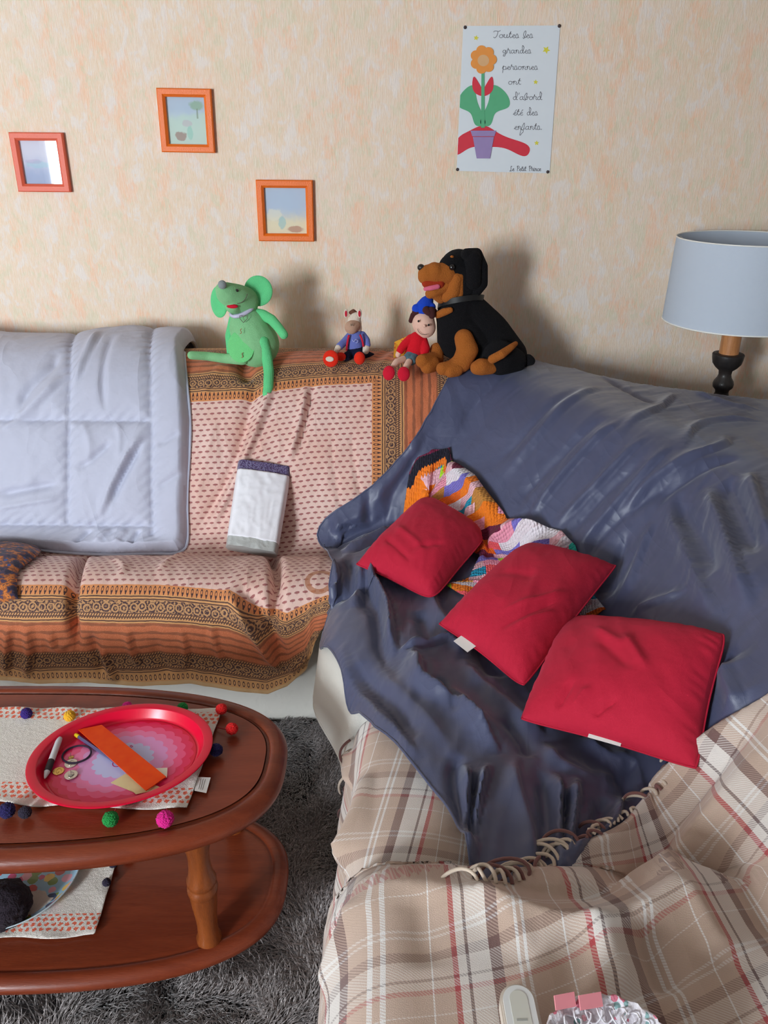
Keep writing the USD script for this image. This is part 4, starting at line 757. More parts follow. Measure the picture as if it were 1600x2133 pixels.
M_grey = plain('grey_plastic_barrel', srgb(208, 210, 216), .35); M_dark = plain('dark_rubber', srgb(34, 28, 34), .6)
pa, pb = at_z(125, 1536, fl + .013), at_z(93, 1622, fl + .0060)
pen = thing('pen', 'white and grey ballpoint pen with a dark grip in the red tray', 'pen', tuple((pa + pb) / 2))
dd = pb - pa; obj('barrel', along([(0, 0), (.0035, .002), (.0055, .03), (.006, .10), (.0062, .58), (0, .581)], pa, pb), M_grey, pen, smooth=40)
obj('grip', along([(0, .58), (.0062, .58), (.0066, .70), (.0062, .84), (0, .841)], pa, pb), M_dark, pen, smooth=40, label='dark rubber grip'); obj('tip', along([(0, .84), (.0056, .84), (.003, .95), (.0008, 1.0), (0, 1.0)], pa, pb), M_grey, pen, smooth=40)
pa, pb = at_z(157, 1530, fl + .0045), at_z(268, 1605, fl + .0045)
pencil = thing('pencil', 'grey pencil with a yellow end lying under the orange strip', 'pencil', tuple((pa + pb) / 2))
obj('shaft', along([(0, .07), (.0036, .07), (.0036, .9), (.0008, 1.0), (0, 1.0)], pa, pb, 6), plain('pencil_lacquer', srgb(92, 86, 122), .35), pencil, smooth=20); obj('end_cap', along([(0, 0), (.003, .0), (.0040, .01), (.0040, .07), (0, .07)], pa, pb, 16), plain('yellow_lacquer', srgb(238, 214, 40), .35), pencil, smooth=40, label='yellow end')
q = np.array([at_z(x, y, fl + .0095) for x, y in ((163, 1521), (212, 1511), (346, 1618), (304, 1647))]); q[2:, 2] = fl + .0085
def slab_quad(q, th, r=0): q = np.asarray(q); return (np.vstack([q, q + [0, 0, th]]), np.array([[0, 2, 1], [0, 3, 2], [4, 5, 6], [4, 6, 7], [0, 1, 5], [0, 5, 4], [1, 2, 6], [1, 6, 5], [2, 3, 7], [2, 7, 6], [3, 0, 4], [3, 4, 7]]))
def orient(m): t = tm(m); t.fix_normals(); return arr(t)
g = G(); c = g.mix(g.noise(g.pos(), 60.0, 3.0), srgb(240, 60, 4), srgb(252, 92, 14)); M_orange = g.mat('orange_plastic', g.pbr(c, .35, transmission_weight=.22, ior=1.3, specular_ior_level=.3))
strip = obj('plastic_strip', orient(slab_quad(q, .0016)), M_orange, smooth=False); tag(strip, 'translucent orange plastic strip laid across the red tray', 'plastic strip')
M_cream = plain('cream_paper', srgb(232, 212, 160), .7, var=.08, vscale=40); M_whitep = plain('white_paper', srgb(250, 244, 226), .7)
for pts, z, mm, lab in (([(231, 1631), (262, 1612), (306, 1640), (282, 1652)], .0006, M_cream, 'cream paper slip with a pointed end under the orange strip'), ([(268, 1640), (300, 1626), (340, 1643), (283, 1655)], .0018, M_cream, 'cream folded paper slip nearest the tray rim below the strip'), ([(318, 1601), (349, 1600), (348, 1620), (330, 1622)], .0030, M_whitep, 'small white paper corner at the right end of the orange strip')):
    qq = np.array([at_z(x, y, fl + z) for x, y in pts]); o = obj('paper_slip', orient(slab_quad(qq, .0010)), mm, smooth=False); tag(o, lab, 'paper', 'paper slips in the tray')
M_gold = plain('brass', srgb(204, 166, 96), .3, metallic=.9); M_silver = plain('nickel', srgb(196, 190, 182), .3, metallic=.9)
def coin(px, py, z, r, m, lab):
    p = at_z(px, py, fl + z); o = thing('coin', lab, 'coin', tuple(p), group='coins in the tray'); dk = obj('disc', lathe([(0, 0), (r * .97, 0), (r, .0004), (r, .0014), (r * .97, .0018), (r * .9, .0016), (0, .0016)], 40, p), m, o, smooth=30); rel = np.array([p + [r * .5 * math.cos(a) * k, r * .6 * math.sin(a), .0017] for a, k in zip(np.linspace(0, 6, 12), np.linspace(1, .4, 12))]); obj('relief', tube(rel, .0005, 5), m, dk)
coin(122, 1607, .0002, .0105, M_gold, 'brass coloured coin, leftmost of the coins in the tray'); coin(148, 1591, .0002, .0120, M_silver, 'silver coin partly under the dark hair tie'); coin(148, 1615, .0021, .0122, M_silver, 'silver coin with a thumbtack on it')
def tack(px, py, z, m, lab):
    p = at_z(px, py, fl + z); o = thing('thumbtack', lab, 'thumbtack', tuple(p)); obj('head', lathe([(0, 0), (.005, 0), (.0052, .0005), (.0035, .0016), (0, .002)], 24, p), m, o); obj('point', along([(0, 0), (.0006, 0), (.0005, .8), (0, 1)], p + [0, 0, .0018], p + [.0005, .001, .012], 8), M_silver, o)
tack(148, 1578, .0003, M_gold, 'brass thumbtack standing point up inside the hair tie'); tack(148, 1613, .0042, M_silver, 'silver thumbtack standing on the silver coin')
p = at_z(160, 1571, fl + .0026); th = np.linspace(0, 2 * np.pi, 61); hair = tube(np.stack([p[0] + .0265 * np.cos(th) , p[1] + .0240 * np.sin(th), p[2] + 0 * th], 1), .0018, 8, False)
tag(obj('hair_tie', hair, plain('dark_elastic', srgb(44, 26, 52), .8), smooth=True), 'thin dark purple elastic hair tie in the red tray', 'hair tie')

# what stands on the shelf
def shelf_tray():
    pts = np.array([at_z(x, y, .150)[:2] for x, y in ((166, 1783), (152, 1838), (92, 1900), (0, 1944))]); A_ = np.c_[2 * pts, np.ones(4)]; sol = np.linalg.lstsq(A_, (pts ** 2).sum(1), rcond=None)[0]; cx, cy = sol[:2]; r = math.sqrt(sol[2] + cx * cx + cy * cy)
    r = min(r, .21); c = np.array([pts[1][0] - r * .985, pts[1][1] + r * .10 + .01])
    g = G(); p = g.pos(); vo = g.node('voronoi_texture', 'distance', vector=p, scale=46.0); vc = g.node('voronoi_texture', 'color', vector=p, scale=46.0); k, _, _ = g.xyz(vc); col = g.ramp(k, [(0, srgb(206, 60, 120)), (.2, srgb(120, 150, 70)), (.36, srgb(232, 160, 180)), (.52, srgb(198, 60, 60)), (.66, srgb(240, 200, 90)), (.8, srgb(40, 70, 110)), (.9, srgb(220, 120, 170))], False)
    n = g.noise(p, 90.0, 2.0); cc = g.mix((vo + (n - .5) * .25).lt(.50), srgb(150, 196, 222), col); m = g.mat('floral_enamel', g.pbr(cc, .3, coat_weight=.3))
    t = thing('floral_tray', 'round light blue tray with a floral print on the lower shelf', 'tray', (c[0], c[1], .139)); z = .1375
    obj('dish', lathe([(0, z), (r * .84, z), (r * .90, z + .003), (r * .985, z + .016), (r, z + .0165), (r, z + .0145), (r * .91, z + .0005), (r * .85, z - .0008), (0, z - .0008)], 96, (c[0], c[1], 0)), m, t, smooth=40)
    obj('rolled_edge', tube(np.array([[c[0] + r * math.cos(a), c[1] + r * math.sin(a), z + .016] for a in np.linspace(0, 2 * np.pi, 97)]), .0016, 6, False), plain('tray_edge', srgb(190, 206, 214), .3), t, smooth=True)
    b = at_z(10, 1885, .165); v, f = ball((0, 0, 0), 1.0, 5); d = .86 + .26 * meshkit.fbm(v * 3.0 + 4, 4, 7); v = v * d[:, None] * [.062, .055, .042]; v[:, 2] = np.maximum(v[:, 2], -.0255)
    o = thing('yarn_bundle', 'dark purple bundle of yarn lying in the floral tray', 'yarn', (b[0], b[1], z)); obj('bundle', (v + [b[0] - .012, b[1], z + .0265], f), cloth_mat('dark_yarn', srgb(34, 22, 34), .003, .2, .95, .03, .003), o, smooth=True)
    rng = np.random.default_rng(2)
    for k in range(6):
        q = rng.normal(size=3); q[2] = abs(q[2]) + .2; q /= np.linalg.norm(q); w = np.cross(q, [1, .2, .3]); w /= np.linalg.norm(w); u2 = np.cross(q, w); th = np.linspace(0, 5.5, 40); ring = (w[None] * np.cos(th)[:, None] + u2[None] * np.sin(th)[:, None]) * [.057, .050, .036]
        ring = ring + [b[0] - .012, b[1], z + .0275]; ring = ring[ring[:, 2] > z + .004]
        if len(ring) > 6: obj('strand', tube(ring, .0022, 5), 'x' and stage.GetPrimAtPath('/World/Looks/dark_yarn') and UsdShade.Material.Get(stage, '/World/Looks/dark_yarn'), o, smooth=True)
shelf_tray()

# ------------------------------------------------------------------ shaggy rug
def rug():
    rng = np.random.default_rng(12); t = thing('shaggy_rug', 'dark grey shaggy rug on the floor between the table and the sofa', 'rug', (-.7, 1.3, 0))
    g = G(); n = g.noise(g.pos(), 11.0, 3.0); f = g.noise(g.pos(), 190.0, 2.0, .7); c = g.ramp(f + (n - .5) * .3, [(.30, srgb(82, 75, 74)), (.5, srgb(134, 126, 125)), (.68, srgb(184, 175, 174))]); M = g.mat('rug_pile', g.pbr(c, .8, sheen_weight=.3))
    obj('backing', box(-1.75, -.02, .45, 1.86, .0005, .008), plain('rug_backing', srgb(78, 74, 76), .9), t, smooth=False)
    def pile(x0, x1, y0, y1, N):
        P = np.stack([rng.uniform(x0, x1, N), rng.uniform(y0, y1, N), np.full(N, .007)], 1); fl = fb(P[:, 0] * 9, P[:, 1] * 9, 55, 2) * 14; a = fl + rng.normal(size=N) * .7
        L = rng.uniform(.028, .048, N); lean = rng.uniform(.4, 1.0, N); d = np.stack([np.cos(a), np.sin(a)], 1); w = rng.uniform(.0016, .0028, N); s = np.stack([-d[:, 1], d[:, 0]], 1)
        m1 = P.copy(); m1[:, :2] += d * (L * lean * .35)[:, None]; m1[:, 2] += L * .55; e = P.copy(); e[:, :2] += d * (L * lean * 1.0)[:, None]; e[:, 2] += L * (.95 - .35 * lean); S = np.c_[s * w[:, None] * .5, np.zeros(N)]
        v = np.stack([P - S, P + S, m1 - S, m1 + S, e], 1).reshape(-1, 3); k = np.arange(N)[:, None] * 5; return v, np.vstack([k + [0, 1, 3], k + [0, 3, 2], k + [2, 3, 4]])
    vs = [pile(-.62, -.03, .80, 1.86, 70000), pile(-1.5, -.60, .60, 1.86, 26000)]
    o = obj('pile', cat_(vs), M, t, smooth=True, kind='stuff')
rug()

# ------------------------------------------------------------------ lamp in the corner
def lamp():
    x, y = 1.100, 2.560; z0 = .565
    st = thing('corner_table', 'small dark wooden table behind the sofa that carries the lamp', 'side table', (x, y, 0)); wd = wood('dark_table_wood', srgb(60, 40, 30), srgb(84, 56, 40))
    obj('tabletop', box(x - .10, x + .40, y - .055, y + .20, z0 - .025, z0 - .001, .006), wd, st)
    for a, b in ((-.07, -.03), (.37, -.03), (-.07, .17), (.37, .17)): obj('leg', box(x + a - .015, x + a + .015, y + b - .015, y + b + .015, 0.0, z0 - .024), wd, st)
    t = thing('table_lamp', 'table lamp with a white drum shade on a dark turned base behind the sofa corner', 'lamp', (x, y, z0))
    prof = [(0, .0), (.052, .0), (.054, .012), (.046, .022), (.030, .035), (.024, .06), (.026, .085), (.036, .105), (.045, .135), (.0465, .155), (.044, .178), (.036, .198), (.024, .212), (.0205, .222), (.022, .230), (.031, .240), (.0325, .250), (.030, .260), (.022, .272), (.0195, .282), (.021, .294), (.034, .305), (.044, .318), (.0475, .334), (.049, .346), (.047, .349), (.030, .350), (0, .350)]
    obj('base', lathe(prof, 40, (x, y, z0)), wood('lamp_black_wood', srgb(34, 32, 33), srgb(50, 44, 42), .45, (8, 8, 2), .1), t, smooth=60)
    obj('neck', lathe([(0, .349), (.0300, .349), (.0295, .47), (.0285, .55), (0, .55)], 32, (x, y, z0)), wood('lamp_neck_wood', srgb(176, 116, 70), srgb(204, 142, 92), .4, (20, 20, 2)), t, smooth=50)
    obj('socket', lathe([(0, .55), (.018, .55), (.018, .585), (.012, .595), (0, .595)], 24, (x, y, z0)), M_white_gloss, t, smooth=50)
    v, f = ball((x, y, z0 + .63), .030, 3, (1, 1, 1.15)); obj('bulb', (v, f), plain('frosted_bulb', srgb(240, 240, 236), .3), t, smooth=True)
    zb, zt, rb, rt = .452, .700, .217, .209; g = G(); n = g.noise(g.scalev(g.pos(), (1, 1, 1)), 700.0, 2.0); b = g.node('translucent_bsdf', 'BSDF', color=srgb(206, 222, 240)); d = g.node('diffuse_bsdf', 'BSDF', color=srgb(219, 228, 240), normal=g.bump(n, .0006)); M = g.mat('shade_linen', g.node('mix_closure', 'closure', fac=.30, closure1=d, closure2=b))
    sh = obj('shade', lathe([(rb, zb), (rt, zt), (rt - .0015, zt), (rb - .0015, zb), (rb, zb)], 96, (x, y, z0)), M, t, smooth=40)
    for r, z in ((rb, zb), (rt, zt)): obj('shade_ring', tube(np.array([[x + r * math.cos(a), y + r * math.sin(a), z0 + z] for a in np.linspace(0, 2 * np.pi, 97)]), .0022, 6, False), M_white_gloss, sh, smooth=True)
    sp = [tube(np.array([[x, y, z0 + .585], [x + .05 * math.cos(a), y + .05 * math.sin(a), z0 + .60], [x + (rt - .002) * math.cos(a), y + (rt - .002) * math.sin(a), z0 + zt - .004]]), .0018, 6) for a in (.5, 2.6, 4.7)]
    obj('shade_carrier', cat_(sp), M_white_gloss, sh, smooth=True)
lamp()

# ------------------------------------------------------------------ pictures and poster on the back wall
def on_wall(px, py, off=0.0): return at_y(px, py, BACK - off)
M_orange_frame = plain('orange_frame', srgb(232, 108, 18), .45, .0008, 300, .05, 20); M_pink_frame = plain('coral_frame', srgb(222, 98, 70), .45, .0008, 300, .05, 20)
def watercolour(name, kind):
    g = G(); u, v, _ = g.xyz(g.uvv()); n = g.noise(g.comb(u, v), 6.0, 4.0, .6); m = g.noise(g.comb(u * 1.3, v * 3.0), 9.0, 3.0)
    def blotch(cx, cy, rx, ry, soft=.5): return g.smooth(((u - cx) / rx).pow(2.0) + ((v - cy) / ry).pow(2.0) + (n - .5) * 2.2, 1.0 + soft, 1.0 - soft)
    if kind == 1:
        c = g.mix(g.smooth(v + (n - .5) * .3, .25, .75), srgb(176, 186, 214), srgb(206, 208, 226)); c = g.mix(g.smooth(v + (n - .5) * .25, .45, .15) * .7, c, srgb(150, 170, 206)); c = g.mix(blotch(.4, .45, .3, .08) * .5, c, srgb(150, 200, 214)); c = g.mix(blotch(.3, .52, .2, .05) * .4, c, srgb(172, 156, 196))
    elif kind == 2:
        c = g.mix(g.smooth(v + (n - .5) * .25, .35, .8), srgb(196, 214, 214), srgb(176, 196, 216)); c = g.mix(g.smooth((v - u * .12) + (n - .5) * .15, .62, .5) * .6, c, srgb(188, 216, 200)); c = g.mix(blotch(.78, .83, .19, .10) * .75, c, srgb(132, 172, 138))
        c = g.mix((((u - .78).abs() * 50).lt(1.0)) * v.gt(.55) * v.lt(.76) * .7, c, srgb(120, 140, 116)); c = g.mix(blotch(.32, .18, .14, .10, .3) * .7, c, srgb(150, 104, 96)); c = g.mix(blotch(.56, .25, .07, .16, .3) * .6, c, srgb(140, 200, 186)); c = g.mix(blotch(.5, .45, .12, .07, .4) * .4, c, srgb(190, 156, 180))
    else:
        c = g.mix(g.smooth(v + (n - .5) * .2, .2, .6), srgb(230, 220, 190), srgb(170, 194, 222)); c = g.mix(g.smooth(v + (m - .5) * .4, .3, .5) * .4, c, srgb(196, 206, 220)); c = g.mix(blotch(.22, .42, .17, .13, .3) * .6, c, srgb(232, 228, 208)); c = g.mix(blotch(.40, .24, .09, .13, .3) * .6, c, srgb(140, 196, 204)); c = g.mix(blotch(.72, .10, .20, .07, .3) * .7, c, srgb(176, 116, 98))
    return g.mat(name, g.pbr(c, .7))
def picture(px, kind, mat, label, wdt=17.5, tilt=0):
    q = np.array([on_wall(x, y) for x, y in px]); ctr = q.mean(0); ux = (q[1] + q[2] - q[0] - q[3]); w = np.linalg.norm(ux) / 2; ux /= np.linalg.norm(ux); h = np.linalg.norm(q[0] + q[1] - q[2] - q[3]) / 2; uz = np.cross(ux, [0, 1, 0]); uz /= np.linalg.norm(uz); n = np.array([0, -1.0, 0]); b = .0235
    t = thing('picture_frame', label, 'picture', tuple(ctr), group='orange framed pictures on the wall'); depth = .020
    if tilt: n = n + ux * math.tan(math.radians(tilt)); n /= np.linalg.norm(n); ux = np.cross(uz, n) * np.sign(np.cross(uz, n) @ ux); ctr = ctr + n * abs(math.tan(math.radians(tilt))) * w / 2
    def P(a, c, d): return ctr + ux * a + uz * c + n * d
    for (a0, c0, a1, c1) in ((-1, 1, 1, 1), (1, 1, 1, -1), (1, -1, -1, -1), (-1, -1, -1, 1)):                 # four mitred mouldings
        A_, B_ = np.array([a0 * w / 2, c0 * h / 2]), np.array([a1 * w / 2, c1 * h / 2]); ia, ib = A_ - np.array([a0, c0]) * b, B_ - np.array([a1, c1]) * b; ma, mb = A_ - np.array([a0, c0]) * .003, B_ - np.array([a1, c1]) * .003
        sec = [(A_, B_, .001), (A_, B_, depth - .003), (ma, mb, depth), (ia + (ma - ia) * .35, ib + (mb - ib) * .35, depth), (ia, ib, depth - .007), (ia, ib, .001)]
        V = np.array([P(*s[0], s[2]) for s in sec] + [P(*s[1], s[2]) for s in sec]); k = len(sec); F_ = []
        for i in range(k): j = (i + 1) % k; F_ += [[i, j, j + k], [i, j + k, i + k]]
        F_ += [[0, i + 1, i] for i in range(1, k - 1)] + [[k, k + i, k + i + 1] for i in range(1, k - 1)]
        obj('moulding', orient((V, np.array(F_))), mat, t, smooth=False)
    wi, hi = w / 2 - b + .001, h / 2 - b + .001; c = [(-wi, -hi), (wi, -hi), (wi, hi), (-wi, hi)]
    V = np.array([P(*p, .003) for p in c]); obj('painting', (V, np.array([[0, 1, 2], [0, 2, 3]])), watercolour(f'watercolour_{kind}', kind), t, smooth=False, uv=np.array([[0, 0], [1, 0], [1, 1], [0, 1]]))
    V = np.array([P(*p, .0105) for p in c] + [P(*p, .009) for p in c]); obj('glass', orient((V, np.array([[0, 1, 2], [0, 2, 3], [4, 6, 5], [4, 7, 6], [0, 4, 5], [0, 5, 1], [1, 5, 6], [1, 6, 2], [2, 6, 7], [2, 7, 3], [3, 7, 4], [3, 4, 0]]))), M_glass, t, smooth=False)
picture([(27, 275), (137, 277), (147, 399), (38, 399)], 1, M_pink_frame, 'coral framed picture at the far left with the window mirrored in its glass', tilt=0)
picture([(328, 183), (444, 186), (447, 318), (340, 317)], 2, M_orange_frame, 'orange framed watercolour with a small green tree, highest of the three')
picture([(535, 374), (652, 375), (655, 502), (540, 501)], 3, M_orange_frame, 'orange framed watercolour lowest and nearest to the toys')

GL = {'a': ([[(.75, .85), (.45, 1), (.12, .7), (.12, .25), (.4, 0), (.7, .3), (.78, .95), (.78, .25), (.95, 0), (1.1, .15)]], 1.1), 'o': ([[(.5, 1), (.15, .75), (.15, .25), (.45, 0), (.8, .3), (.75, .8), (.5, 1), (.75, .85), (1.05, .9)]], 1.0),
      'u': ([[(0, .2), (.15, 1), (.15, .25), (.4, 0), (.7, .3), (.75, 1), (.75, .2), (.95, 0), (1.1, .15)]], 1.1), 't': ([[(0, .1), (.3, 1.7), (.3, .25), (.5, 0), (.7, .15)], [(.05, 1.15), (.6, 1.15)]], .7), 'e': ([[(0, .2), (.35, .5), (.65, .75), (.45, 1), (.2, .7), (.2, .25), (.45, 0), (.8, .2)]], .8),
      's': ([[(0, .1), (.4, 1.05), (.55, .5), (.5, .05), (.2, 0), (.15, .15)], [(.5, .05), (.8, .15)]], .75), 'l': ([[(0, .1), (.5, 1.4), (.4, 2.1), (.2, 1.8), (.2, .3), (.4, 0), (.65, .15)]], .6), 'g': ([[(.75, .85), (.45, 1), (.12, .7), (.12, .3), (.4, .05), (.7, .35), (.78, .95), (.75, -.7), (.45, -1), (.3, -.7), (.8, -.05), (1.1, .15)]], 1.1),
      'r': ([[(0, .1), (.25, 1.1), (.35, .95), (.6, .95), (.6, .3), (.75, 0), (.9, .15)]], .85), 'n': ([[(0, .8), (.15, 1), (.15, 0)], [(.15, .5), (.45, 1), (.65, .8), (.65, .2), (.8, 0), (.95, .15)]], .95), 'd': ([[(.75, .85), (.45, 1), (.12, .7), (.12, .25), (.4, 0), (.7, .3), (.78, 2.0)], [(.78, 2.0), (.78, .25), (.95, 0), (1.1, .15)]], 1.1),
      'p': ([[(0, .3), (.2, 1.2)], [(.2, 1.2), (.2, -1)], [(.2, .6), (.5, 1), (.8, .7), (.75, .2), (.5, 0), (.3, .15)], [(.7, .1), (1, .15)]], 1.0), 'b': ([[(0, .1), (.5, 1.4), (.4, 2.1), (.2, 1.8), (.15, .3), (.4, 0), (.75, .3), (.7, .85), (.55, .9), (1.0, .85)]], 1.0), 'f': ([[(0, .1), (.5, 1.4), (.4, 2.0), (.2, 1.6), (.2, -.9)], [(.2, -.9), (.4, -.6), (.35, .1), (.75, .2)]], .75),
      "'": ([[(.2, 2.1), (.1, 1.6)]], .35), '.': ([[(.2, 0), (.34, .16)]], .5), ' ': ([], .9), 'T': ([[(0, 1.7), (.2, 2), (1.2, 1.95), (1.4, 2.15)], [(.75, 1.95), (.65, .3), (.35, 0), (.1, .25)]], 1.25), 'L': ([[(.7, 1.8), (.45, 2), (.3, 1.6), (.3, .2), (.1, 0), (.9, .05)]], .95), 'P': ([[(.3, 1.9), (.3, 0)], [(.05, 1.6), (.5, 2.05), (.95, 1.6), (.6, 1.05), (.3, 1.1)]], 1.0),
      'i': ([[(0, .1), (.2, 1), (.2, .2), (.4, 0), (.55, .15)], [(.22, 1.45), (.25, 1.52)]], .55), 'c': ([[(.65, .8), (.4, 1), (.15, .7), (.15, .25), (.4, 0), (.75, .2)]], .72)}
GL['é'] = (GL['e'][0] + [[(.4, 1.3), (.7, 1.7)]], .8)
def flat_on_wall(geoms, off, th=.0004):
    """Shapes drawn on the poster (its photograph's pixels) as thin printed flats on the wall."""
    ms = []
    page = Polygon([(965.6, 54.6), (1166.4, 53.6), (1144.4, 360.4), (951.6, 355.4)])
    for gm in geoms:
        gm = gm.intersection(page)
        for p in getattr(gm, 'geoms', [gm]):
            if p.geom_type != 'Polygon' or p.area < .02: continue
            v, f = trimesh.creation.triangulate_polygon(p, engine='earcut'); a = on_wall(v[:, 0], v[:, 1], off); b = on_wall(v[:, 0], v[:, 1], off + th); n = len(v)
            e = np.vstack([f[:, [0, 1]], f[:, [1, 2]], f[:, [2, 0]]]); key = np.sort(e, 1); _, inv, cnt = np.unique(key[:, 0] * 100000 + key[:, 1], return_inverse=True, return_counts=True); r = e[cnt[inv] == 1]
            ms.append((np.vstack([b, a]), np.vstack([f, f[:, ::-1] + n, np.stack([r[:, 1], r[:, 0], r[:, 0] + n], 1), np.stack([r[:, 1], r[:, 0] + n, r[:, 1] + n], 1)])))
    return orient(cat_(ms))
def script_line(text, x0, x1, yb, xh, w=.85, slant=.12):
    tot = sum(GL[c][1] for c in text); sx = (x1 - x0) / tot; x = x0; out = []
    for c in text:
        for st in GL[c][0]:
            p = np.array([(x + a * sx + b * xh * slant, yb - b * xh) for a, b in st]); p = curve(p, 14) if len(p) > 2 else p; out.append(LineString(p).buffer(w / 2, quad_segs=3))
        x += GL[c][1] * sx
    return [shapely.union_all(out)]
def smooth_poly(pts): return Polygon(curve(np.array(list(pts) + [pts[0]], float), 80, True)).buffer(0)
def star(cx, cy, r, rot=0): return Polygon([(cx + (r if k % 2 == 0 else r * .45) * math.sin(k * math.pi / 5 + rot), cy - (r if k % 2 == 0 else r * .45) * math.cos(k * math.pi / 5 + rot)) for k in range(10)])
def poster():
    q = [(965, 54), (1167, 53), (1145, 361), (951, 356)]; t = thing('poster', 'white paper poster with French handwriting pinned to the wall above the dog', 'poster', tuple(on_wall(1057, 206)))
    k = 14; S, V_ = np.meshgrid(np.linspace(0, 1, k), np.linspace(0, 1, k), indexing='ij'); cx = ((1 - S) * (1 - V_))[..., None] * np.array(q[0]) + (S * (1 - V_))[..., None] * np.array(q[1]) + (S * V_)[..., None] * np.array(q[2]) + ((1 - S) * V_)[..., None] * np.array(q[3])
    a = on_wall(cx[..., 0], cx[..., 1], .0022); b = on_wall(cx[..., 0], cx[..., 1], .0010); v1, f1 = grid_mesh(a[..., 0], a[..., 1], a[..., 2]); v2, f2 = grid_mesh(b[..., 0], b[..., 1], b[..., 2]); mm = trimesh.Trimesh(np.vstack([v1, v2]), np.vstack([f1, f2[:, ::-1] + len(v1)]), process=False); mm.fix_normals()
    obj('paper', mm, plain('poster_paper', srgb(214, 220, 226), .55), t, smooth=False)
    def ink(name, col): return plain('print_' + name, srgb(*col), .6, var=.06, vscale=60)
    K = ink('black', (92, 90, 96)); Z = .0024
    for text, x0, x1, yb, xh in (('Toutes les', 1027, 1110, 79, 7.2), ('grandes', 1046, 1106, 111, 6.8), ('personnes', 1046, 1120, 145, 6.8), ('ont', 1058, 1085, 176, 6.8), ("d'abord", 1068, 1129, 208, 7.0), ('été des', 1069, 1120, 240, 6.8), ('enfants.', 1071, 1130, 270, 7.0)):
        obj('lettering', flat_on_wall(script_line(text, x0, x1, yb, xh, .95), Z), K, t, smooth=False)
    obj('lettering', flat_on_wall(script_line('Le Petit Prince', 1062, 1127, 356, 5.0, .95, .1), Z), K, t, smooth=False)
    for x, y, r, o in ((992, 79, 6, .2), (1138, 104, 8.5, .5), (1116, 171, 5.5, .1), (1118, 298, 5.5, 0)): obj('printed_star', flat_on_wall([star(x, y, r, o)], Z), ink('yellow', (214, 206, 62)), t, smooth=False)
    # a plain stand-in for the printed picture: a flower in a pot over a red mound, of the same size and colours
    gr, rd, og, vi, cr = ink('green', (84, 168, 122)), ink('red', (206, 42, 62)), ink('orange', (226, 144, 62)), ink('violet', (148, 128, 176)), ink('cream', (226, 216, 206))
    mound = smooth_poly([(951, 322), (952, 292), (975, 274), (1010, 262), (1035, 275), (1075, 292), (1104, 312), (1100, 322), (1060, 312), (1010, 306), (975, 310)])
    obj('printed_shape', flat_on_wall([mound], Z), rd, t, smooth=False)
    for s, tip in ((-1, 958), (1, 1058)):
        lf = smooth_poly([(1006, 262), (1006 + s * 12, 210), (1006 + s * 20, 178), (tip, 200), (tip + s * 2, 222), (1006 + s * 26, 236), (1006 + s * 13, 262)]); obj('printed_shape', flat_on_wall([lf], Z + .0005), gr, t, smooth=False)
    for s in (-1, 1): obj('printed_shape', flat_on_wall([smooth_poly([(1006, 200), (1006 + s * 9, 172), (1006 + s * 19, 160), (1006 + s * 22, 172), (1006 + s * 13, 196)])], Z + .0010), rd, t, smooth=False)
    obj('printed_shape', flat_on_wall([Polygon([(1003, 150), (1009, 150), (1010, 266), (1002, 266)])], Z + .0015), gr, t, smooth=False)
    pet = [shapely.Point(1007 + 17 * math.cos(a), 124 + 19 * math.sin(a)).buffer(11) for a in np.linspace(0, 2 * np.pi, 8)[:-1]]
    obj('printed_shape', flat_on_wall([shapely.union_all(pet)], Z + .0020), og, t, smooth=False); obj('printed_shape', flat_on_wall([shapely.Point(1007, 126).buffer(12)], Z + .0025), ink('ochre', (214, 168, 120)), t, smooth=False)
    obj('printed_shape', flat_on_wall([Polygon([(980, 272), (1034, 272), (1030, 284), (984, 284)]), Polygon([(985, 285), (1029, 285), (1021, 330), (993, 330)])], Z + .0020), vi, t, smooth=False)
    for x, y in ((969, 57), (1165, 54), (1141, 358), (953, 353)):
        p = on_wall(x, y, .003); o = thing('push_pin', {969: 'dark pin at the upper left corner of the poster', 1165: 'dark pin at the upper right corner of the poster', 1141: 'dark pin at the lower right corner of the poster', 953: 'dark pin at the lower left corner of the poster'}[x], 'pin', tuple(p), group='pins of the poster')
        obj('head', moved(lathe([(0, 0), (.0042, 0), (.0048, .001), (.0040, .0028), (.0018, .0040), (0, .0042)], 20), T(*p) @ R((1, 0, 0), 90)), plain('pin_metal', srgb(84, 74, 76), .35, metallic=.6) if x == 969 else UsdShade.Material.Get(stage, '/World/Looks/pin_metal'), o, smooth=40)
poster()

# ------------------------------------------------------------------ soft toys along the back of the sofa
def plush(name, col, var=.08, nap=.0022, sc=420.0, sheen=.5, tint=None):
    g = G(); p = g.pos(); c = g.mix(g.noise(p, 30.0, 4.0, .6), tuple(x * (1 - var) for x in col), tuple(min(1, x * (1 + var)) for x in col)); h = g.noise(p, sc, 3.0, .7)
    return g.mat(name, g.pbr(c, .95, g.bump(h, nap), sheen_weight=sheen, sheen_roughness=.5, sheen_tint=tint or tuple(min(1, x * 1.6 + .05) for x in col), specular_ior_level=.2))
class Px:
    """Points given as photograph pixel + depth Y, radii in photograph pixels at that depth."""
    def __init__(s, Y): s.Y = Y
    def p(s, x, y, dy=0.0): return at_y(x, y, s.Y + dy)
    def r(s, y, dy=0.0): d = ray(800, y); t = (s.Y + dy) / d[1]; return t / F
    def c(s, *pts): return [tuple(s.p(q[0], q[1], q[3] if len(q) > 3 else 0.0)) + (q[2] * s.r(q[1]),) for q in pts]
def ellipsoid(c, r, ax=None, n=4):
    s = trimesh.creation.icosphere(n, 1.0); v = np.array(s.vertices) * np.asarray(r)
    if ax is not None: v = v @ np.asarray(ax)
    return v + np.asarray(c), np.array(s.faces)
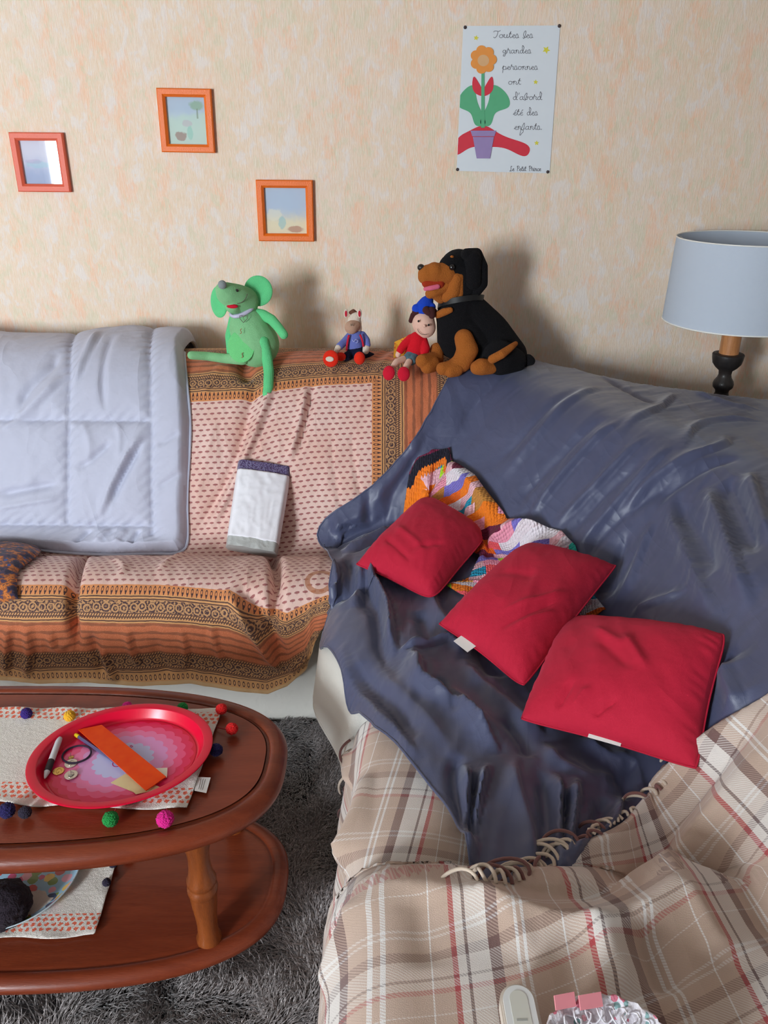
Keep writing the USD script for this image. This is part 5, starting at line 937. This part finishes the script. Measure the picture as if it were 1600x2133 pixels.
def basis(n, up=(0, 0, 1)):
    n = np.asarray(n, float); n /= np.linalg.norm(n); x = np.cross(up, n); x /= np.linalg.norm(x); return np.stack([x, np.cross(n, x), n])
M_black_eye = plain('toy_eye', srgb(14, 12, 14), .12, coat_weight=.6); M_thread_dk = plain('embroidery', srgb(96, 92, 80), .8)
def cushioned(x, y, c): p = above(x, y, c); return p[1]

def mouse():
    s = Px(2.50); L = lambda x, y, c=.02: cushioned(x, y, c) - s.Y
    t = thing('plush_mouse', 'green plush mouse sitting on the sofa back with one leg hanging down', 'soft toy', tuple(s.p(530, 760)))
    G1, G2 = plush('mouse_green', srgb(134, 194, 140)), plush('mouse_bright_green', srgb(104, 208, 140))
    body = [s.c((533, 716, 49), (520, 682, 42), (505, 655, 24), (508, 628, 31)), s.c((508, 628, 31), (492, 620, 28, -.03), (474, 612, 23, -.055), (464, 604, 15, -.07)), s.c((494, 636, 20, -.02), (484, 637, 15, -.055))]
    obj('body', blob(body, .007, 14), G1, t, smooth=True)
    obj('belly_patch', moved(ellipsoid((0, 0, 0), (.042, .048, .006), basis((-.15, -1, .28))), T(*(s.p(509, 712) + np.array([0, -.062, .0])))), plush('mouse_belly', srgb(116, 208, 132)), t, smooth=True, label='bright green round belly patch')
    obj('arm', blob([s.c((528, 652, 11), (548, 656, 11, -.01), (566, 666, 10.5, -.03), (580, 682, 9.5, -.05), (591, 697, 9, -.07))], .006, 8), G2, t, smooth=True)
    obj('arm', blob([s.c((487, 665, 10), (478, 700, 9, .02), (481, 735, 8.5, .0))], .006, 8), G2, t, smooth=True)
    obj('leg', blob([s.c((548, 712, 12, -.05), (556, 742, 11, L(556, 745, .05)), (560, 775, 10.5, L(560, 775, .025)), (559, 805, 10, L(559, 805, .022)), (556, 821, 8.5, L(556, 820, .020)))], .006, 8), G2, t, smooth=True)
    obj('leg', blob([s.c((505, 748, 12, -.05), (470, 747, 10, L(470, 748, .022)), (432, 742, 9, L(432, 745, .026)), (399, 740, 8.5, L(399, 742, .046)))], .006, 8), G1, t, smooth=True)
    for cx, cy, dy, rx, rz, nn, in ((456, 629, .0, .031, .047, (-.5, -1, .1)), (538, 606, .012, .043, .045, (.1, -1, .15))):
        c = s.p(cx, cy, dy); B = basis(nn); v, f = ellipsoid((0, 0, 0), (rx, rz, .010), None, 4); d = v[:, 0] ** 2 / rx ** 2 + v[:, 1] ** 2 / rz ** 2; v[:, 2] += np.where(v[:, 2] > 0, -.012 * np.exp(-d * 2.2), -.004 * np.exp(-d)); v = v @ B + c
        obj('ear', (v, f), G2, t, smooth=True)
    v, f = ball(s.p(463, 593, -.088), .0125, 3); obj('nose', (v, f), plush('mouse_nose', srgb(140, 148, 150)), t, smooth=True, label='grey nose')
    v, f = ball(s.p(494, 605, -.066), .0046, 3); obj('eye', (v, f), M_black_eye, t, smooth=True)
    v, f = ellipsoid(s.p(484, 638, -.072), (.017, .006, .008), basis((-.1, -1, -.2))); obj('tongue', (v, f), plush('toy_tongue', srgb(206, 26, 52)), t, smooth=True, label='red felt tongue')
    obj('mouth_line', tube(curve([s.p(494, 632, -.070), s.p(506, 628, -.066), s.p(513, 619, -.058), s.p(515, 612, -.053)], 14), .0011, 5), M_thread_dk, t, smooth=True)
    a = curve([s.p(480, 654, -.028), s.p(490, 659, -.046), s.p(505, 655, -.044), s.p(522, 645, -.030), s.p(526, 640, .0)], 20); obj('neck_ribbon', tube(a, [.005] * 4 + [.0065] * 12 + [.005] * 4, 8), plain('lavender_satin', srgb(192, 188, 214), .4), t, smooth=True, label='lavender satin neck ribbon')
    hx = [(507, 672), (500, 664), (499, 658), (504, 657), (507, 661), (511, 657), (516, 657), (515, 664), (507, 672)]; obj('stitched_heart', tube(np.array([s.p(x, y, -.068 + .012 * (672 - y) / 15) for x, y in hx]), .0009, 5), M_thread_dk, t)
    for x, y in ((501, 690), (504, 740)): obj('stitched_letter', tube(curve([s.p(x + 3, y - 5, -.076), s.p(x, y - 2, -.078), s.p(x + 2, y + 2, -.078), s.p(x - 1, y + 5, -.078)], 8), .0010, 5), plain('rust_embroidery', srgb(150, 92, 66), .8) if y == 690 else UsdShade.Material.Get(stage, '/World/Looks/rust_embroidery'), t)
mouse()

def donkey():
    s = Px(2.53); t = thing('plush_donkey', 'small plush donkey in a blue jumper with red shoes sitting beside the mouse', 'soft toy', tuple(s.p(740, 752)))
    cream, taupe, blue, navy, red = plush('donkey_cream', srgb(222, 206, 190)), plush('donkey_muzzle', srgb(188, 150, 128)), plush('jumper_blue', srgb(112, 124, 198), sc=600), plush('trousers_navy', srgb(22, 24, 50)), plush('shoe_red', srgb(226, 44, 24))
    obj('head', blob([s.c((738, 668, 14), (741, 660, 11)), s.c((740, 672, 13), (742, 684, 12))], .004, 8), cream, t, smooth=True)
    obj('muzzle', blob([s.c((732, 682, 14, -.022), (738, 678, 13, -.012))], .004, 6), taupe, t, smooth=True, label='taupe muzzle')
    for x, y, q in ((721, 653, -.3), (749, 653, .1)):
        c = s.p(x, y, -.012); B = basis((q, -1, .1)); er = obj('ear', ellipsoid(c, (.0072, .0135, .005), B, 3), cream, t, smooth=True); obj('ear_lining', ellipsoid(c + np.array([0, -.0035, 0]), (.0042, .0095, .0032), B, 3), plush('donkey_ear_red', srgb(196, 40, 60)) if x == 721 else UsdShade.Material.Get(stage, '/World/Looks/donkey_ear_red'), er, smooth=True, label='red ear lining')
    obj('mane', blob([s.c((731, 651, 4), (736, 649, 5), (741, 652, 4))], .003, 4), plush('mane_brown', srgb(104, 66, 52), sc=200), t, smooth=True, label='brown tuft')
    for dx in (-1.8, 1.8): obj('nostril', tube(np.array([s.p(733 + dx, 674, -.043), s.p(733 + dx, 679, -.044)]), .0009, 5), M_thread_dk, t)
    obj('jumper', blob([s.c((740, 696, 15), (739, 712, 17), (739, 724, 17)), s.c((728, 702, 9), (716, 714, 8, -.02), (707, 722, 7.5, -.04)), s.c((755, 698, 8), (763, 708, 7.5, -.005), (765, 718, 7, -.015))], .005, 8), blue, t, smooth=True)
    for a in ([(727, 698), (724, 712), (722, 730)], [(750, 697), (755, 710), (757, 722)]): obj('brace', tube(curve([s.p(x, y, -.028) for x, y in a], 10), .0035, 6), plush('brace_red', srgb(206, 36, 60)) if a[0][0] == 727 else UsdShade.Material.Get(stage, '/World/Looks/brace_red'), t, smooth=True, label='red brace')
    obj('chest_motif', tube(curve([s.p(734, 708, -.031), s.p(738, 711, -.032), s.p(741, 707, -.032), s.p(745, 711, -.031), s.p(741, 714, -.032)], 16), .0009, 5), plain('pale_stitch', srgb(176, 182, 222), .8), t)
    obj('trousers', blob([s.c((740, 728, 18), (740, 738, 17)), s.c((732, 738, 11), (720, 744, 9, -.04)), s.c((750, 738, 12), (749, 744, 9, -.05)), s.c((752, 738, 12), (774, 744, 9, .02))], .005, 8), navy, t, smooth=True)
    obj('hand', blob([s.c((705, 724, 6.5, -.045), (702, 730, 6, -.05))], .003, 5), cream, t, smooth=True); obj('hand', blob([s.c((763, 725, 7.5, -.02), (762, 731, 7, -.024))], .003, 5), cream, t, smooth=True)
    dy = lambda x, y: cushioned(x, y, .018) - s.Y
    c = s.p(689, 747, -.095); n = np.array([-.25, -1, .25]); B = basis(n); se = obj('shoe', ellipsoid(c, (.0245, .0255, .012), B, 4), red, t, smooth=True); obj('shoe_sole', ellipsoid(c - np.asarray(n) * -.010 + [0, -.002, -.001], (.013, .008, .004), B, 3), cream, se, smooth=True, label='cream sole patch')
    obj('foot', ellipsoid(s.p(710, 743, -.055), (.016, .018, .013)), red, t, smooth=True); obj('shoe', ellipsoid(s.p(749, 746, -.085), (.0170, .017, .0195)), red, t, smooth=True); obj('ankle', blob([s.c((722, 745, 7, -.04), (712, 744, 6, -.05))], .003, 4), cream, t, smooth=True)
donkey()

def slab_quad_n(q, th):
    n = np.cross(q[1] - q[0], q[3] - q[0]); n /= np.linalg.norm(n); m = slab_quad(q, 0); v = m[0]; v[4:] = q + n * th; return v, m[1]
def doll():
    s = Px(2.47); t = thing('rag_doll', 'rag doll in a blue cap and red jumper leaning against the plush dog', 'doll', tuple(s.p(860, 775)))
    skin, red, blue, hair, shorts, shoe, yel = plush('doll_skin', srgb(226, 184, 166), sc=600, nap=.001), plush('doll_red', srgb(214, 22, 40), sc=600), plush('doll_cap', srgb(26, 70, 196), sc=500), plush('doll_hair', srgb(66, 34, 34), sc=260), plush('doll_shorts', srgb(84, 116, 128), sc=120, var=.3), plush('doll_shoe', srgb(206, 26, 52)), None
    obj('head', blob([s.c((882, 672, 24), (886, 682, 22))], .006, 8), skin, t, smooth=True)
    obj('hair', blob([s.c((861, 656, 6, .0), (856, 668, 5, .0)), s.c((866, 650, 8, .0), (886, 642, 10, .0), (902, 650, 9, -.008)), s.c((898, 648, 9, -.022), (900, 657, 7, -.030)), s.c((888, 646, 8, -.024), (893, 652, 6, -.03))], .005, 6), hair, t, smooth=True)
    obj('cap', blob([s.c((884, 642, 19, .006), (888, 632, 15, .01), (894, 622, 9, .02)), s.c((868, 643, 10, .0), (898, 640, 10, .0))], .005, 8), blue, t, smooth=True)
    for x, y in ((872, 669), (893, 677)): obj('eye', ellipsoid(s.p(x, y, -.0385), (.0030, .0022, .0036)), M_black_eye, t, smooth=True)
    obj('nose', ellipsoid(s.p(884, 679, -.042), (.0042, .004, .0040)), skin, t, smooth=True); obj('mouth_line', tube(curve([s.p(870, 685, -.034), s.p(873, 692, -.035), s.p(881, 697, -.036), s.p(890, 696, -.036)], 10), .0008, 5), M_thread_dk, t)
    obj('jumper', blob([s.c((868, 708, 17), (866, 722, 20), (862, 734, 18)), s.c((856, 706, 10), (842, 718, 8.5, -.01), (834, 730, 8, -.02)), s.c((880, 710, 11), (886, 726, 10, -.02), (884, 738, 8, -.035))], .006, 8), red, t, smooth=True)
    obj('shorts', blob([s.c((858, 742, 14, -.01), (848, 748, 10, -.035)), s.c((862, 743, 13, -.01), (858, 752, 9, -.045))], .005, 6), shorts, t, smooth=True)
    obj('hand', blob([s.c((832, 733, 6, -.02), (829, 739, 5.5, -.025))], .003, 5), skin, t, smooth=True)
    for pts in (((840, 748, 7, -.045), (826, 754, 6.5, -.07), (820, 762, 6, -.085)), ((852, 754, 7, -.06), (847, 762, 6.5, -.08), (845, 768, 6, -.09))): obj('leg', blob([s.c(*pts)], .004, 6), skin, t, smooth=True)
    for x, y, q in ((810, 777, -.35), (841, 779, .1)): n = np.array([q, -1, .35]); obj('shoe', ellipsoid(s.p(x, y, -.115), (.0185, .0215, .011), basis(n), 4), shoe, t, smooth=True)
    g = G(); vo = g.node('voronoi_texture', 'distance', vector=g.pos(), scale=150.0); Y = g.mat('yellow_dotted', g.pbr(g.mix(vo.lt(.28), srgb(232, 172, 50), srgb(206, 60, 40)), .9)); P0 = [s.p(822, 712, .02), s.p(848, 700, .03), s.p(850, 738, .03), s.p(820, 745, .0)]
    obj('scarf', orient(slab_quad_n(np.array(P0), .008)), Y, t, smooth=False, label='yellow dotted scarf')
doll()

def dog():
    s = Px(2.50); t = thing('plush_dog', 'large black and tan plush dog sitting at the corner of the sofa back', 'soft toy', tuple(s.p(980, 778)))
    K, N = plush('dog_black', srgb(16, 15, 18), .2, .004, 260, .12, (.12, .12, .14)), plush('dog_tan', srgb(168, 96, 38), .14, .004, 260, .4)
    obj('body', blob([s.c((948, 660, 40), (972, 705, 52), (1000, 735, 46), (1058, 742, 36)), s.c((975, 640, 34), (1020, 690, 40), (1062, 740, 36)), s.c((960, 620, 36, .0), (950, 665, 40, -.01), (945, 712, 34, -.02)), s.c((960, 625, 36), (965, 575, 43), (955, 560, 40)), s.c((965, 570, 42), (940, 556, 26, -.03)), s.c((1040, 745, 36, -.07), (1070, 752, 26, -.05))], .010, 14), K, t, smooth=True)
    obj('muzzle', blob([s.c((930, 570, 22, -.045), (905, 570, 21, -.055), (888, 570, 17, -.06)), s.c((905, 566, 19, -.06), (885, 577, 14, -.06))], .006, 10), N, t, smooth=True, label='tan muzzle')
    obj('lower_jaw', blob([s.c((928, 594, 14, -.045), (905, 606, 13, -.055), (896, 612, 10, -.055)), s.c((905, 608, 13, -.05), (918, 622, 10, -.04))], .005, 8), N, t, smooth=True, label='tan lower jaw')
    obj('mouth', blob([s.c((915, 590, 11, -.062), (888, 590, 9, -.068))], .005, 6), plush('dog_mouth', srgb(160, 50, 24)), t, smooth=True, label='rust red mouth lining'); obj('tongue', blob([s.c((912, 597, 5, -.078), (898, 600, 5, -.084), (886, 602, 4, -.084))], .004, 5), plush('dog_tongue', srgb(226, 108, 136)), t, smooth=True, label='pink tongue')
    obj('nose', ellipsoid(s.p(877, 557, -.062), (.0105, .010, .0095)), plain('dog_nose', srgb(34, 28, 28), .4), t, smooth=True)
    obj('cheek', blob([s.c((950, 580, 13, -.055), (944, 605, 16, -.050), (930, 618, 12, -.045)), s.c((958, 576, 8, -.055), (957, 612, 9, -.048))], .006, 8), N, t, smooth=True, label='tan cheek patch')
    obj('brow_spot', ellipsoid(s.p(942, 535, -.048), (.0055, .004, .0085), basis((-.4, -1, .3))), N, t, smooth=True, label='tan spot above the eye'); obj('eye', ellipsoid(s.p(942, 557, -.070), (.0085, .0065, .0085)), M_black_eye, t, smooth=True)
    v, f = blob([s.c((972, 530, 12, -.045), (992, 530, 13, -.03), (1002, 555, 14, -.03), (1001, 590, 15, -.03), (990, 608, 12, -.035)), s.c((985, 540, 18, -.045), (985, 585, 18, -.045))], .007, 10); obj('ear', (v, f), K, t, smooth=True, label='hanging black ear')
    cc = [s.p(960 + 46 * math.cos(a), 629 - 8 * math.cos(a) + 6 * math.sin(-a) , -.068 * math.sin(a)) for a in np.linspace(0, 2 * np.pi, 41)]; up = np.array([.12, 0, 1.0]) * .0085; V = np.vstack([[p + up * k for p in cc] for k in (-1, 1)]); n = 41; F_ = np.vstack([[[i, i + 1, i + 1 + n], [i, i + 1 + n, i + n]] for i in range(n - 1)])
    ctr = np.mean(cc, 0); out = V - np.array([ctr]); out[:, 2] = 0; out /= np.linalg.norm(out, axis=1, keepdims=True); W = V + out * .003; F2 = np.vstack([F_, F_[:, ::-1] + len(V), [[i, i + 1, i + 1 + 2 * n] for i in range(n - 1)], [[i, i + 1 + 2 * n, i + 2 * n] for i in range(n - 1)], [[i + n, i + 1 + 3 * n, i + 1 + n] for i in range(n - 1)], [[i + n, i + 3 * n, i + 1 + 3 * n] for i in range(n - 1)]])
    obj('collar', orient((np.vstack([V, W]), F2)), plain('collar_leather', srgb(22, 22, 23), .55), t, smooth=30, label='black leather collar')
    obj('chest_patch', blob([s.c((912, 656, 7, -.045), (925, 650, 8, -.058), (938, 646, 6, -.062))], .005, 6), N, t, smooth=True, label='tan chest patch')
    obj('foreleg', blob([s.c((966, 705, 19, -.075), (974, 730, 22, -.085), (962, 755, 20, -.095), (940, 768, 16, -.105)), s.c((950, 766, 17, -.10), (922, 768, 13, -.12)), s.c((950, 768, 16, -.11), (938, 774, 12, -.125))], .007, 10), N, t, smooth=True, label='tan foreleg')
    obj('foreleg', blob([s.c((910, 728, 14, -.03), (908, 748, 16, -.05), (888, 754, 17, -.085), (880, 752, 14, -.10)), s.c((900, 758, 17, -.08), (890, 764, 14, -.10))], .007, 10), N, t, smooth=True, label='tan foreleg')
    obj('hind_foot', blob([s.c((1022, 764, 15, -.10), (1002, 764, 17, -.115), (994, 766, 14, -.12))], .006, 8), N, t, smooth=True, label='tan hind foot')
    obj('thigh_stripe', blob([s.c((1026, 748, 9, -.135), (1045, 738, 9, -.138), (1064, 724, 7, -.112), (1074, 716, 5, -.085))], .005, 6), N, t, smooth=True, label='tan thigh stripe')
    obj('tail', blob([s.c((1085, 752, 15, -.02), (1100, 750, 12, -.04), (1106, 752, 9, -.045))], .006, 8), K, t, smooth=True)
dog()

# ------------------------------------------------------------------ on the throw, nearest the camera
def near_top(x, y): return float(near_base(np.array([x]), np.array([y]))[0]) + .055
def remote():
    a = at_z(1073, 2052, .575); z = near_top(a[0], a[1] - .05) - .005; a = at_z(1073, 2050, z + .02); t = thing('remote_control', 'white remote control with a rounded end lying on the plaid throw', 'remote control', (a[0], a[1] - .08, z))
    L, w, h = .165, .046, .024; k = 24; th = np.linspace(0, np.pi, k); out = np.r_[[[w / 2 * math.cos(q), -w / 2 + w / 2 * math.sin(q)] for q in th], [[-w / 2, -L], [w / 2, -L]]]; P = Polygon(out)
    def layer(inset, z0, z1): m = trimesh.creation.extrude_polygon(P.buffer(-inset), z1 - z0); m.apply_translation((0, 0, z0)); return arr(m)
    M_ = T(a[0], a[1], z) @ R((0, 0, 1), 2) @ R((1, 0, 0), 0)
    obj('body', moved(cat_([layer(0, .003, h - .004)]), M_), plain('ivory_plastic', srgb(214, 202, 190), .4), t, smooth=30); obj('bevel', moved(cat_([layer(.002, h - .004, h - .0015), layer(.002, .001, .003)]), M_), UsdShade.Material.Get(stage, '/World/Looks/ivory_plastic'), t, smooth=30)
    obj('front_panel', moved(layer(.004, h - .0015, h), M_), plain('white_plastic', srgb(238, 240, 240), .35), t, smooth=30, label='white front panel')
    bl = LineString([(0, -.022), (0, -L + .01)]).buffer(.011); m = trimesh.creation.extrude_polygon(bl, .0006); m.apply_translation((0, 0, h)); dp = obj('display_panel', moved(m, M_), plain('pale_panel', srgb(222, 222, 212), .5), t, smooth=30)
    for k in range(4): obj('printed_line', moved(box(-.007, .006 - .002 * (k % 2), -.050 - k * .011, -.047 - k * .011, h + .0006, h + .0009), M_), plain('grey_marking', srgb(176, 178, 172), .6) if k == 0 else UsdShade.Material.Get(stage, '/World/Looks/grey_marking'), dp, smooth=False)
remote()
def pouch():
    c = at_z(1246, 2100, .60); z = near_top(c[0], c[1] - .09) - .012; r = .083; c = np.array([c[0], c[1] - r + .012]); t = thing('floral_pouch', 'gathered floral fabric box with a pink bow on the plaid throw', 'fabric box', (c[0], c[1], z))
    g = G(); p = g.pos(); k, _, _ = g.xyz(g.node('voronoi_texture', 'color', vector=p, scale=95.0)); d = g.node('voronoi_texture', 'distance', vector=p, scale=95.0); n = g.noise(p, 160.0, 2.0); col = g.ramp(k, [(0, srgb(214, 120, 140)), (.25, srgb(150, 186, 186)), (.45, srgb(236, 170, 180)), (.6, srgb(120, 160, 160)), (.72, srgb(226, 222, 232)), (.9, srgb(190, 90, 116))], False); cc = g.mix((d + (n - .5) * .3).lt(.42), srgb(230, 224, 230), col); M = g.mat('floral_cotton', g.pbr(cc, .85, g.bump(n, .002)))
    th = np.linspace(0, 2 * np.pi, 140, endpoint=False); rings = [(.80, .0), (.97, .006), (1.0, .030), (1.0, .052), (.985, .060), (.955, .0625), (.90, .058), (.80, .050), (.6, .046), (.35, .044), (.12, .043)]; v = []
    for i, (q, h) in enumerate(rings):
        ru = 1 + (.018 * np.sin(th * 23 + i * .7) + .010 * np.sin(th * 41 + i)) * (1 if i > 3 else .5); v.append(np.stack([c[0] + r * q * ru * np.cos(th), c[1] + r * q * ru * np.sin(th), z + h + .004 * np.sin(th * 17 + i) * (i > 5)], 1))
    k = 140; F_ = []; j = np.arange(k); q = (j + 1) % k
    for i in range(len(rings) - 1): F_ += [np.stack([i * k + j, i * k + q, (i + 1) * k + q], 1), np.stack([i * k + j, (i + 1) * k + q, (i + 1) * k + j], 1)]
    V = np.vstack(v + [[[c[0], c[1], z]], [[c[0], c[1], z + .043]]]); n0 = len(V) - 2; F_ += [np.stack([np.full(k, n0), q, j], 1), np.stack([np.full(k, n0 + 1), (len(rings) - 1) * k + j, (len(rings) - 1) * k + q], 1)]
    obj('cover', (V, np.vstack(F_)), M, t, smooth=True)
    pk = plain('pink_ribbon', srgb(240, 150, 160), .5)
    for a, b in ((-.055, -.030), (-.026, .002)): obj('bow_loop', orient(slab_quad_n(np.array([[c[0] + a, c[1] + .058, z + .064], [c[0] + b, c[1] + .064, z + .062], [c[0] + b, c[1] + .078, z + .068], [c[0] + a, c[1] + .072, z + .070]]), .003)), pk, t, smooth=False, label='pink ribbon loop')
    lace = plain('white_lace', srgb(232, 228, 234), .8)
    for q in np.linspace(.3, 2.9, 12): m = c + np.array([math.cos(q), math.sin(q)]) * r * .74; obj('lace_loop', tube(np.array([[m[0] + .010 * math.cos(w), m[1] + .010 * math.sin(w), z + .056 + .005 * math.sin(w * 2 + q)] for w in np.linspace(0, 2 * np.pi, 14)]), .0012, 5, False), lace, t, smooth=True)
pouch()
